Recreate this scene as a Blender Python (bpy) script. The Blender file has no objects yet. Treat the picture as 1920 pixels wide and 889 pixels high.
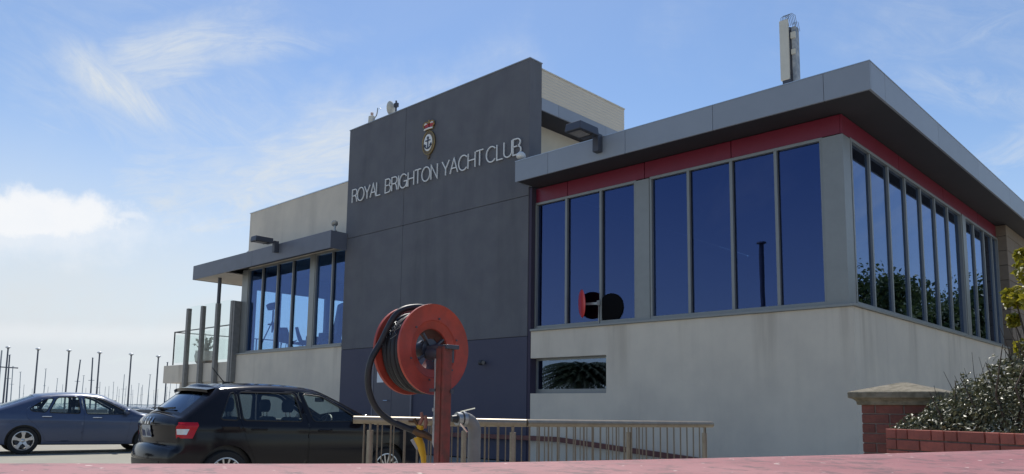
import bpy, bmesh, math, random
import numpy as np
from mathutils import Vector, Matrix
from mathutils.geometry import delaunay_2d_cdt

random.seed(7)
rng = np.random.default_rng(7)
S = bpy.context.scene
COL = S.collection
R = math.radians

# ------------------------------------------------------------------ camera
FX, CY = 1459.47, 585.64
yaw, pitch, roll = R(43.7249), R(7.1072), R(0.7768)
fwd = Vector((-math.sin(yaw) * math.cos(pitch), math.cos(yaw) * math.cos(pitch), math.sin(pitch)))
rgt = Vector((math.cos(yaw), math.sin(yaw), 0))
upv = rgt.cross(fwd)
r2 = rgt * math.cos(roll) + upv * math.sin(roll)
u2 = upv * math.cos(roll) - rgt * math.sin(roll)
cam_d = bpy.data.cameras.new('camera')
cam = bpy.data.objects.new('camera', cam_d)
COL.objects.link(cam)
m3 = Matrix((r2, u2, -fwd)).transposed()
cam.matrix_world = Matrix.Translation((0, 0, 1.18)) @ m3.to_4x4()
cam_d.sensor_width = 36
cam_d.lens = FX / 1920 * 36
cam_d.shift_y = (CY - 444.5) / 1920
cam_d.clip_start = 0.05
cam_d.clip_end = 20000
S.camera = cam

# ------------------------------------------------------------------ sun, sky, exposure
SUN_AZ, SUN_EL = R(-52), R(57)          # azimuth from +Y, positive towards +X
sun_dir = Vector((math.sin(SUN_AZ) * math.cos(SUN_EL), math.cos(SUN_AZ) * math.cos(SUN_EL), math.sin(SUN_EL)))
sun_d = bpy.data.lights.new('sun', 'SUN')
sun_d.energy = 3.4
sun_d.angle = R(0.53)
sun_d.color = (1.0, 0.955, 0.88)
sun = bpy.data.objects.new('sun', sun_d)
COL.objects.link(sun)
sun.rotation_euler = (-sun_dir).to_track_quat('-Z', 'Y').to_euler()
S.view_settings.view_transform = 'Standard'
S.view_settings.look = 'None'
S.view_settings.gamma = 1
S.view_settings.exposure = 0.45

W = bpy.data.worlds.new('World')
S.world = W
W.use_nodes = True
nt = W.node_tree
nt.nodes.clear()


def N(tree, typ, **kw):
    n = tree.nodes.new(typ)
    for k, v in kw.items():
        if k.startswith('i_'):
            n.inputs[k[2:]].default_value = v
        else:
            setattr(n, k, v)
    return n


def lk(tree, a, b):
    tree.links.new(a, b)


def mth(tree, op, a, b=None, c=None, clamp=False):
    n = tree.nodes.new('ShaderNodeMath')
    n.operation = op
    n.use_clamp = clamp
    for i, v in enumerate((a, b, c)):
        if v is None:
            continue
        if isinstance(v, (int, float)):
            n.inputs[i].default_value = v
        else:
            tree.links.new(v, n.inputs[i])
    return n.outputs[0]


def sstep(tree, v, a, b):
    n = tree.nodes.new('ShaderNodeMapRange')
    n.interpolation_type = 'SMOOTHSTEP'
    tree.links.new(v, n.inputs[0])
    n.inputs[1].default_value = a
    n.inputs[2].default_value = b
    return n.outputs[0]


SKY_STRENGTH = 0.105
sky = N(nt, 'ShaderNodeTexSky', sky_type='NISHITA', sun_disc=False)
sky.sun_elevation = SUN_EL
sky.sun_rotation = SUN_AZ
sky.altitude = 0
sky.air_density = 1.0
sky.dust_density = 0.25
sky.ozone_density = 2.2
tc = N(nt, 'ShaderNodeTexCoord')
nrm = N(nt, 'ShaderNodeVectorMath', operation='NORMALIZE')
lk(nt, tc.outputs['Generated'], nrm.inputs[0])
D = nrm.outputs[0]
sep = N(nt, 'ShaderNodeSeparateXYZ')
lk(nt, D, sep.inputs[0])
zel = sep.outputs[2]
# cirrus layer: the direction projected on a flat layer high above
zz = mth(nt, 'ADD', mth(nt, 'MAXIMUM', zel, 0.0), 0.12)
px_ = mth(nt, 'DIVIDE', sep.outputs[0], zz)
py_ = mth(nt, 'DIVIDE', sep.outputs[1], zz)
cmb = N(nt, 'ShaderNodeCombineXYZ')
lk(nt, px_, cmb.inputs[0])
lk(nt, py_, cmb.inputs[1])


def noise(tree, vec, scale, detail=6, rough=0.55, dist=0.0):
    n = N(tree, 'ShaderNodeTexNoise')
    lk(tree, vec, n.inputs['Vector'])
    n.inputs['Scale'].default_value = scale
    n.inputs['Detail'].default_value = detail
    n.inputs['Roughness'].default_value = rough
    n.inputs['Distortion'].default_value = dist
    return n.outputs['Fac']


mp = N(nt, 'ShaderNodeMapping')
mp.inputs['Rotation'].default_value = (0, 0, R(38))
mp.inputs['Scale'].default_value = (0.55, 1.9, 1)
lk(nt, cmb.outputs[0], mp.inputs[0])
cir = noise(nt, mp.outputs[0], 0.85, 9, 0.62, 0.9)
cir2 = noise(nt, cmb.outputs[0], 0.42, 4, 0.5, 0.3)
fine = noise(nt, D, 26, 8, 0.66)
warp = noise(nt, D, 9, 7, 0.6)
puff = noise(nt, D, 17, 9, 0.62)


def blob(d0, ax, w, h, amp, soft, wob, fibre=0.0):
    """cloud patch round the sky direction d0, long axis ax, half sizes w, h (tangents of angles)"""
    d0 = Vector(d0).normalized()
    ax = Vector(ax)
    t1 = (ax - d0 * ax.dot(d0)).normalized()
    t2 = d0.cross(t1)
    def dot(t):
        n = N(nt, 'ShaderNodeVectorMath', operation='DOT_PRODUCT')
        lk(nt, D, n.inputs[0])
        n.inputs[1].default_value = t
        return n.outputs['Value']
    du, dv = dot(t1), dot(t2)
    a = mth(nt, 'DIVIDE', du, w)
    b = mth(nt, 'DIVIDE', dv, h)
    q = mth(nt, 'SQRT', mth(nt, 'ADD', mth(nt, 'MULTIPLY', a, a), mth(nt, 'MULTIPLY', b, b)))
    q = mth(nt, 'ADD', q, mth(nt, 'MULTIPLY', mth(nt, 'SUBTRACT', warp if wob < 1.2 else puff, 0.5), wob * 2))
    m = sstep(nt, q, 1.0 + soft, 1.0 - soft)
    if fibre:
        c = N(nt, 'ShaderNodeCombineXYZ')
        lk(nt, mth(nt, 'MULTIPLY', du, 9.0), c.inputs[0])
        lk(nt, mth(nt, 'ADD', mth(nt, 'MULTIPLY', dv, 26.0), mth(nt, 'MULTIPLY', du, -6.0)), c.inputs[1])
        c.inputs[2].default_value = d0.x * 31 + d0.z * 17
        f = sstep(nt, noise(nt, c.outputs[0], 1.0, 9, 0.68, 1.6), 0.28, 0.74)
        m = mth(nt, 'MULTIPLY', m, mth(nt, 'ADD', 1 - fibre, mth(nt, 'MULTIPLY', f, fibre)))
    front = sstep(nt, dot(d0), 0.0, 0.2)
    return mth(nt, 'MULTIPLY', mth(nt, 'MULTIPLY', m, front), amp)


HZ = Vector((0.72, 0.69, 0))     # to the right along the horizon
UPZ = Vector((0, 0, 1))
cumulus = [
    blob((-0.9530, 0.2220, 0.2000), HZ, 0.110, 0.024, 0.95, 0.45, 1.6),
    blob((-0.9580, 0.2120, 0.1840), HZ, 0.135, 0.026, 0.55, 0.8, 1.4),
    blob((-0.9209, 0.3247, 0.2150), HZ, 0.016, 0.005, 0.5, 0.6, 1.25),
    blob((-0.9560, 0.2700, 0.0760), HZ, 0.17, 0.010, 0.28, 0.8, 1.0),
]
cirrus = [
    blob((-0.8916, 0.2903, 0.3475), HZ * 0.82 - UPZ * 0.57, 0.066, 0.022, 1.0, 0.95, 1.15, 0.5),
    blob((-0.9040, 0.2780, 0.3560), HZ * 0.90 - UPZ * 0.45, 0.040, 0.026, 0.45, 0.95, 1.15, 0.7),
    blob((-0.8600, 0.3300, 0.3890), HZ * 0.90 + UPZ * 0.42, 0.085, 0.030, 0.90, 0.95, 1.15, 0.6),
    blob((-0.8320, 0.3750, 0.4070), HZ * 0.98 + UPZ * 0.10, 0.12, 0.018, 0.60, 0.95, 1.1, 0.8),
    blob((-0.8480, 0.4300, 0.3120), HZ * 0.85 - UPZ * 0.50, 0.12, 0.040, 0.42, 0.95, 1.0, 0.8),
    blob((-0.8089, 0.5020, 0.3000), HZ * 0.90 + UPZ * 0.42, 0.15, 0.046, 0.95, 0.95, 1.15, 0.6),
    blob((-0.8400, 0.4700, 0.2700), HZ * 0.90 + UPZ * 0.42, 0.20, 0.056, 0.95, 0.95, 1.15, 0.55),
    blob((-0.8800, 0.4000, 0.2500), HZ * 0.92 + UPZ * 0.38, 0.24, 0.06, 0.70, 0.95, 1.15, 0.55),
    blob((-0.8700, 0.3600, 0.3200), HZ * 0.9 - UPZ * 0.3, 0.24, 0.075, 0.40, 0.95, 1.15, 0.6),
    blob((-0.8000, 0.5200, 0.3350), HZ * 0.93 + UPZ * 0.3, 0.13, 0.02, 0.35, 0.95, 1.1, 0.85),
    blob((-0.8700, 0.2400, 0.4350), HZ * 0.97 - UPZ * 0.1, 0.20, 0.020, 0.22, 0.95, 1.0, 0.8),
    blob((-0.1853, 0.9215, 0.3413), HZ * 0.95 - UPZ * 0.12, 0.085, 0.020, 0.42, 0.95, 1.0, 0.9),
    blob((-0.1650, 0.9460, 0.2800), HZ * 0.9 + UPZ * 0.4, 0.06, 0.020, 0.48, 0.95, 1.0, 0.9),
    blob((-0.1850, 0.8990, 0.3980), HZ * 0.9 + UPZ * 0.4, 0.05, 0.014, 0.36, 0.95, 1.0, 0.9),
    blob((0.30, 0.93, 0.25), HZ, 0.45, 0.07, 0.50, 0.9, 1.1, 0.8),
    blob((0.75, 0.62, 0.30), HZ * 0.9 + UPZ * 0.3, 0.40, 0.08, 0.45, 0.9, 1.1, 0.8),
    blob((-0.55, -0.80, 0.16), HZ, 0.50, 0.035, 0.30, 0.9, 1.1, 0.8),
]


def mx_(lst):
    c = lst[0]
    for p in lst[1:]:
        c = mth(nt, 'MAXIMUM', c, p)
    return c


# thin veil thickening towards the horizon and towards the sea (-X)
toward_sea = sstep(nt, mth(nt, 'MULTIPLY', sep.outputs[0], -1.0), 0.45, 1.0)
lowsky = sstep(nt, zel, 0.40, 0.04)
veil = mth(nt, 'MULTIPLY', mth(nt, 'ADD', mth(nt, 'MULTIPLY', toward_sea, 0.70), 0.30), lowsky)
veil = mth(nt, 'MULTIPLY', veil, mth(nt, 'ADD', 0.80, mth(nt, 'MULTIPLY', cir, 0.45)), clamp=True)
wisp = mth(nt, 'MULTIPLY', sstep(nt, cir, 0.50, 0.78), sstep(nt, cir2, 0.42, 0.62))
wisp = mth(nt, 'MULTIPLY', wisp, mth(nt, 'ADD', 0.12, mth(nt, 'MULTIPLY', toward_sea, 0.15)))
tot = mth(nt, 'MAXIMUM', mth(nt, 'MAXIMUM', mx_(cirrus), wisp), veil, clamp=True)
tot = mth(nt, 'MULTIPLY', tot, mth(nt, 'ADD', 0.90, mth(nt, 'MULTIPLY', fine, 0.2)), clamp=True)
hsv = N(nt, 'ShaderNodeHueSaturation')
hsv.inputs['Hue'].default_value = 0.502
hsv.inputs['Saturation'].default_value = 1.08
hsv.inputs['Value'].default_value = 0.92
lk(nt, sky.outputs[0], hsv.inputs['Color'])


def mixsky(fac, a, col):
    n = N(nt, 'ShaderNodeMix', data_type='RGBA')
    lk(nt, fac, n.inputs['Factor'])
    lk(nt, a, n.inputs['A'])
    n.inputs['B'].default_value = (*col, 1)
    return n.outputs['Result']


s1_ = mixsky(tot, hsv.outputs[0], (5.0, 5.35, 5.65))
s2_ = mixsky(mth(nt, 'MULTIPLY', mx_(cumulus), mth(nt, 'ADD', 0.80, mth(nt, 'MULTIPLY', puff, 0.4)), clamp=True), s1_, (6.5, 6.6, 6.75))
bg = N(nt, 'ShaderNodeBackground')
bg.inputs['Strength'].default_value = SKY_STRENGTH
lk(nt, s2_, bg.inputs['Color'])
wo = N(nt, 'ShaderNodeOutputWorld')
lk(nt, bg.outputs[0], wo.inputs['Surface'])


# ------------------------------------------------------------------ materials
MATS = {}


def mat(name, col, rough=0.6, metal=0.0, spec=0.5, coat=0.0, var=0.0, vscale=3.0, col2=None, bump=0.0, bscale=80.0,
        streak=0.0, rand=0.0, detail=6, vmap=(1, 1, 1), drip=None):
    """procedural paint: base colour with blotches (var), vertical streaks, grain bump and per-object shift (rand)"""
    if name in MATS:
        return MATS[name]
    m = bpy.data.materials.new(name)
    m.use_nodes = True
    t = m.node_tree
    b = t.nodes['Principled BSDF']
    b.inputs['Roughness'].default_value = rough
    b.inputs['Metallic'].default_value = metal
    b.inputs['Specular IOR Level'].default_value = spec
    b.inputs['Coat Weight'].default_value = coat
    b.inputs['Coat Roughness'].default_value = 0.03
    c = (*col, 1)
    b.inputs['Base Color'].default_value = c
    co = N(t, 'ShaderNodeTexCoord')
    out = None
    if var or streak or rand:
        rgb = N(t, 'ShaderNodeRGB')
        rgb.outputs[0].default_value = c
        out = rgb.outputs[0]
    if var:
        mpp = N(t, 'ShaderNodeMapping')
        mpp.inputs['Scale'].default_value = vmap
        lk(t, co.outputs['Object'], mpp.inputs[0])
        f = noise(t, mpp.outputs[0], vscale, detail, 0.6)
        f = sstep(t, f, 0.32, 0.70)
        mx = N(t, 'ShaderNodeMix', data_type='RGBA')
        c2 = col2 if col2 else tuple(v * 0.55 for v in col)
        lk(t, mth(t, 'MULTIPLY', f, var), mx.inputs['Factor'])
        lk(t, out, mx.inputs['A'])
        mx.inputs['B'].default_value = (*c2, 1)
        out = mx.outputs['Result']
    if streak:
        mpp = N(t, 'ShaderNodeMapping')
        mpp.inputs['Scale'].default_value = (0.75, 0.75, 0.10)
        lk(t, co.outputs['Object'], mpp.inputs[0])
        f = sstep(t, noise(t, mpp.outputs[0], 1.6, 6, 0.6, 0.4), 0.46, 0.86)
        mx = N(t, 'ShaderNodeMix', data_type='RGBA')
        lk(t, mth(t, 'MULTIPLY', f, streak), mx.inputs['Factor'])
        lk(t, out, mx.inputs['A'])
        mx.inputs['B'].default_value = (*[v * 0.45 for v in col], 1)
        out = mx.outputs['Result']
    if drip:
        z0, z1, amt, dcol = drip
        mpp = N(t, 'ShaderNodeMapping')
        mpp.inputs['Scale'].default_value = (1.15, 1.15, 0.09)
        lk(t, co.outputs['Object'], mpp.inputs[0])
        f = sstep(t, noise(t, mpp.outputs[0], 1.5, 6, 0.55, 0.25), 0.53, 0.72)
        sp_ = N(t, 'ShaderNodeSeparateXYZ')
        lk(t, co.outputs['Object'], sp_.inputs[0])
        f = mth(t, 'MULTIPLY', mth(t, 'MULTIPLY', f, sstep(t, sp_.outputs[2], z0, z1)), sstep(t, sp_.outputs[2], z1 + 0.4, z1 + 0.1))
        mx = N(t, 'ShaderNodeMix', data_type='RGBA')
        lk(t, mth(t, 'MULTIPLY', f, amt), mx.inputs['Factor'])
        lk(t, out, mx.inputs['A'])
        mx.inputs['B'].default_value = (*dcol, 1)
        out = mx.outputs['Result']
    if rand:
        oi = N(t, 'ShaderNodeObjectInfo')
        h = N(t, 'ShaderNodeHueSaturation')
        lk(t, out, h.inputs['Color'])
        lk(t, mth(t, 'ADD', 1 - rand, mth(t, 'MULTIPLY', oi.outputs['Random'], 2 * rand)), h.inputs['Value'])
        out = h.outputs[0]
    if out is not None:
        lk(t, out, b.inputs['Base Color'])
    if bump:
        bp = N(t, 'ShaderNodeBump')
        bp.inputs['Strength'].default_value = bump
        bp.inputs['Distance'].default_value = 0.01
        lk(t, noise(t, co.outputs['Object'], bscale, 4, 0.6), bp.inputs['Height'])
        lk(t, bp.outputs[0], b.inputs['Normal'])
    MATS[name] = m
    return m


def glass(name, trans, refl, base, fres=0.65, rough=0.0, wave=0.0):
    if name in MATS:
        return MATS[name]
    m = bpy.data.materials.new(name)
    m.use_nodes = True
    t = m.node_tree
    t.nodes.clear()
    tr = N(t, 'ShaderNodeBsdfTransparent')
    tr.inputs[0].default_value = (*trans, 1)
    gl = N(t, 'ShaderNodeBsdfGlossy')
    gl.inputs['Color'].default_value = (*refl, 1)
    gl.inputs['Roughness'].default_value = rough
    fr = N(t, 'ShaderNodeFresnel')
    ge = N(t, 'ShaderNodeNewGeometry')          # same pane seen from either side
    lk(t, mth(t, 'SUBTRACT', 1.5, mth(t, 'MULTIPLY', ge.outputs['Backfacing'], 0.83333)), fr.inputs[0])
    if wave:
        co = N(t, 'ShaderNodeTexCoord')
        bp = N(t, 'ShaderNodeBump')
        bp.inputs['Strength'].default_value = wave
        bp.inputs['Distance'].default_value = 0.02
        lk(t, noise(t, co.outputs['Object'], 0.8, 2, 0.5), bp.inputs['Height'])
        lk(t, bp.outputs[0], gl.inputs['Normal'])
    fac = mth(t, 'ADD', base, mth(t, 'MULTIPLY', fr.outputs[0], fres), clamp=True)
    mx = N(t, 'ShaderNodeMixShader')
    lk(t, fac, mx.inputs[0])
    lk(t, tr.outputs[0], mx.inputs[1])
    lk(t, gl.outputs[0], mx.inputs[2])
    o = N(t, 'ShaderNodeOutputMaterial')
    lk(t, mx.outputs[0], o.inputs[0])
    MATS[name] = m
    return m


RENDER = mat('cream_render', (0.74, 0.655, 0.535), 0.9, var=0.55, vscale=0.8, col2=(0.56, 0.50, 0.425), bump=0.3, bscale=140, streak=0.30, detail=9, drip=(1.2, 2.9, 0.5, (0.36, 0.30, 0.23)))
BEIGE = mat('beige_render', (0.70, 0.62, 0.49), 0.9, var=0.35, vscale=1.2, col2=(0.48, 0.43, 0.34), bump=0.2, bscale=120)
CHAR_UP = mat('charcoal_panel', (0.140, 0.142, 0.155), 0.8, var=0.5, vscale=1.7, col2=(0.100, 0.100, 0.120), bump=0.35, bscale=120, streak=0.55, detail=10)
CHAR_LOW = mat('blue_charcoal_panel', (0.074, 0.073, 0.108), 0.75, var=0.4, vscale=1.2, col2=(0.055, 0.056, 0.092), bump=0.15, bscale=120)
FASCIA = mat('grey_blue_fascia', (0.29, 0.32, 0.37), 0.42, var=0.25, vscale=2.0, col2=(0.24, 0.27, 0.31), rand=0.05)
FASCIA_DK = mat('dark_grey_fascia', (0.145, 0.155, 0.19), 0.45, var=0.25, vscale=2.0)
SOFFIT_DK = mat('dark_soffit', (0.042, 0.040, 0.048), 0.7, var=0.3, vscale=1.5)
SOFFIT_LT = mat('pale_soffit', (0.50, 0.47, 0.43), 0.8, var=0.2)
FRAME = mat('window_frame_grey', (0.265, 0.272, 0.265), 0.38, metal=0.25, var=0.15, vscale=6)
REDBAND = mat('crimson_panel', (0.19, 0.016, 0.038), 0.35, var=0.2, vscale=2.5, rand=0.06)
JOINT = mat('joint_black', (0.02, 0.02, 0.024), 0.9)
ROOFMAT = mat('roof_sheet', (0.45, 0.46, 0.47), 0.5, metal=0.3)
CLAD = mat('cream_cladding', (0.66, 0.58, 0.46), 0.5, var=0.15, vscale=0.8)
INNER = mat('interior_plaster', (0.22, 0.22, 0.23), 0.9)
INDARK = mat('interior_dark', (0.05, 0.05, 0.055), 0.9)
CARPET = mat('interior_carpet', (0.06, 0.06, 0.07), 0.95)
GALV = mat('galvanised_steel', (0.42, 0.43, 0.43), 0.42, metal=0.7, var=0.5, vscale=9, col2=(0.25, 0.26, 0.26))
GALV_DULL = mat('dull_grey_paint', (0.25, 0.24, 0.225), 0.55, var=0.4, vscale=8)
BRASS = mat('tarnished_rail', (0.34, 0.295, 0.225), 0.44, metal=0.5, var=0.6, vscale=14, col2=(0.24, 0.20, 0.15))
RAILBAR = mat('tarnished_bar', (0.24, 0.20, 0.145), 0.5, metal=0.4, var=0.6, vscale=20, col2=(0.16, 0.125, 0.09))
REELRED = mat('reel_red', (0.47, 0.062, 0.036), 0.52, var=0.8, vscale=11, col2=(0.30, 0.05, 0.035), detail=10, bump=0.04, bscale=30)
POSTRED = mat('post_red', (0.26, 0.050, 0.038), 0.65, var=0.85, vscale=12, col2=(0.11, 0.045, 0.032), bump=0.2, bscale=60)
RUBBER = mat('black_rubber', (0.018, 0.018, 0.022), 0.5, var=0.4, vscale=30, col2=(0.035, 0.035, 0.04))
BLACKMETAL = mat('black_metal', (0.025, 0.025, 0.03), 0.45)
DKGREY = mat('dark_grey_metal', (0.07, 0.075, 0.095), 0.45, metal=0.2)
LENS = mat('lamp_lens', (0.28, 0.26, 0.24), 0.2, var=0.4, vscale=14)
WHITEPL = mat('white_plastic', (0.75, 0.75, 0.73), 0.4, var=0.2, vscale=8)
CREAMPL = mat('cream_plastic', (0.66, 0.62, 0.52), 0.5, var=0.2, vscale=4)
YELLOW = mat('yellow_plastic', (0.75, 0.42, 0.02), 0.45, var=0.3, vscale=20)
ALU = mat('brushed_aluminium', (0.62, 0.63, 0.64), 0.28, metal=0.9, var=0.2, vscale=10)
LETTER = mat('letter_metal', (0.78, 0.76, 0.72), 0.45, metal=0.15)
GOLD = mat('gilt', (0.40, 0.28, 0.11), 0.35, metal=0.6, var=0.4, vscale=20)
ENAMEL_W = mat('white_enamel', (0.82, 0.82, 0.80), 0.35)
ENAMEL_R = mat('red_enamel', (0.42, 0.03, 0.03), 0.4)
ENAMEL_N = mat('navy_enamel', (0.03, 0.035, 0.06), 0.4)
BRICK = mat('red_brick', (0.205, 0.072, 0.055), 0.88, var=0.6, vscale=18, col2=(0.11, 0.045, 0.04), bump=0.5, bscale=60, rand=0.16)
BRICK_LIGHT = mat('light_red_brick', (0.33, 0.095, 0.070), 0.88, var=0.6, vscale=18, col2=(0.19, 0.065, 0.052), bump=0.5, bscale=60, rand=0.18)
MORTAR = mat('mortar', (0.22, 0.18, 0.155), 0.95, var=0.4, vscale=20, bump=0.4, bscale=90)
CAPSTONE = mat('mossy_concrete', (0.25, 0.22, 0.165), 0.95, var=0.9, vscale=14, col2=(0.12, 0.105, 0.07), bump=0.6, bscale=50)
STONE = mat('sandstone_block', (0.235, 0.185, 0.14), 0.9, var=0.5, vscale=5, col2=(0.17, 0.13, 0.10), bump=0.4, bscale=40, rand=0.08)
HANDRAIL_WOOD = mat('maroon_rail', (0.17, 0.06, 0.05), 0.6, var=0.4, vscale=6)
PANE = glass('blue_pane', (0.50, 0.66, 0.80), (0.120, 0.160, 0.335), 0.40, 0.9, wave=0.05)
LEFTPANE = glass('see_through_blue_pane', (0.62, 0.80, 0.98), (0.25, 0.36, 0.72), 0.13, 0.7, wave=0.02)
SIDEPANE = glass('side_pane', (0.40, 0.46, 0.50), (0.46, 0.58, 0.86), 0.20, 1.0, wave=0.03)
CLEAR = glass('clear_glass', (0.955, 0.98, 0.975), (0.9, 0.95, 0.95), 0.0, 0.45)
CARGLASS = glass('car_glass', (0.78, 0.86, 0.84), (0.85, 0.9, 0.95), 0.02, 0.8)
DARKGLASS = glass('dark_car_glass', (0.10, 0.12, 0.13), (0.75, 0.85, 1.0), 0.09, 1.0)
DARKGLASS2 = glass('tinted_car_glass', (0.55, 0.62, 0.62), (0.75, 0.85, 0.95), 0.03, 0.8)
CARBLACK = mat('black_car_paint', (0.0115, 0.0105, 0.0135), 0.13, spec=0.33, var=0.25, vscale=1.5)
CARBLUE = mat('steel_blue_car_paint', (0.066, 0.092, 0.165), 0.30, metal=0.25, spec=0.5, coat=0.25, var=0.2, vscale=1.2)
CARGREY = mat('dark_grey_car_paint', (0.03, 0.035, 0.05), 0.35, metal=0.3, coat=0.9)
TRIM = mat('car_black_trim', (0.012, 0.012, 0.013), 0.5)
SEAT = mat('car_seat_cloth', (0.04, 0.04, 0.043), 0.9)
DASH = mat('car_dash', (0.10, 0.105, 0.11), 0.7)
TYRE = mat('tyre', (0.02, 0.02, 0.021), 0.85, var=0.3, vscale=20)
ALLOY = mat('alloy_wheel', (0.55, 0.55, 0.56), 0.3, metal=0.85)
LAMPRED = mat('lamp_red', (0.50, 0.010, 0.022), 0.2, spec=0.35)
LAMPWHITE = mat('lamp_clear', (0.75, 0.76, 0.76), 0.12, coat=1.0, var=0.4, vscale=40)
PLATE = mat('plate_white', (0.42, 0.45, 0.47), 0.5, var=0.4, vscale=20)
CHROME = mat('chrome', (0.8, 0.8, 0.8), 0.12, metal=1.0)
MASTM = mat('mast_aluminium', (0.34, 0.36, 0.38), 0.4, metal=0.5)
HULLM = mat('hull_white', (0.7, 0.7, 0.7), 0.4)
DARKPOLE = mat('pole_dark_paint', (0.09, 0.10, 0.13), 0.5)
GROUND = mat('car_park_paving', (0.335, 0.315, 0.26), 0.92, var=0.55, vscale=0.9, col2=(0.26, 0.245, 0.205), bump=0.3, bscale=60)
SEAWALLM = mat('seawall_concrete', (0.16, 0.16, 0.17), 0.9, var=0.4)
PAPER = mat('white_paper', (0.78, 0.80, 0.82), 0.7)
BARK = mat('bark', (0.10, 0.075, 0.055), 0.95, var=0.6, vscale=14, bump=0.6, bscale=40)
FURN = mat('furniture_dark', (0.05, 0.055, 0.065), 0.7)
POT = mat('planter_pot', (0.40, 0.38, 0.35), 0.8, var=0.3)


def leaf_mat(name, c1, c2, rough, spec, trans=0.25):
    m = bpy.data.materials.new(name)
    m.use_nodes = True
    t = m.node_tree
    b = t.nodes['Principled BSDF']
    b.inputs['Roughness'].default_value = rough
    b.inputs['Specular IOR Level'].default_value = spec
    g = N(t, 'ShaderNodeNewGeometry')
    mx = N(t, 'ShaderNodeMix', data_type='RGBA')
    lk(t, g.outputs['Random Per Island'], mx.inputs['Factor'])
    mx.inputs['A'].default_value = (*c1, 1)
    mx.inputs['B'].default_value = (*c2, 1)
    lk(t, mx.outputs['Result'], b.inputs['Base Color'])
    tl = N(t, 'ShaderNodeBsdfTranslucent')
    lk(t, mx.outputs['Result'], tl.inputs[0])
    ms = N(t, 'ShaderNodeMixShader')
    ms.inputs[0].default_value = trans
    lk(t, b.outputs[0], ms.inputs[1])
    lk(t, tl.outputs[0], ms.inputs[2])
    o = t.nodes['Material Output']
    lk(t, ms.outputs[0], o.inputs[0])
    MATS[name] = m
    return m


LEAF_DARK = leaf_mat('glossy_dark_leaf', (0.055, 0.066, 0.032), (0.15, 0.148, 0.08), 0.38, 0.5, 0.25)
LEAF_YEL = leaf_mat('yellow_green_leaf', (0.14, 0.15, 0.012), (0.42, 0.36, 0.03), 0.45, 0.5, 0.45)
LEAF_TREE = leaf_mat('tree_leaf', (0.055, 0.085, 0.022), (0.11, 0.14, 0.04), 0.5, 0.4, 0.35)
LEAF_PALM = leaf_mat('palm_leaf', (0.05, 0.065, 0.03), (0.08, 0.095, 0.045), 0.5, 0.4, 0.2)
LEAF_POT = leaf_mat('pot_plant_leaf', (0.10, 0.12, 0.09), (0.16, 0.17, 0.13), 0.5, 0.4, 0.3)


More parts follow.
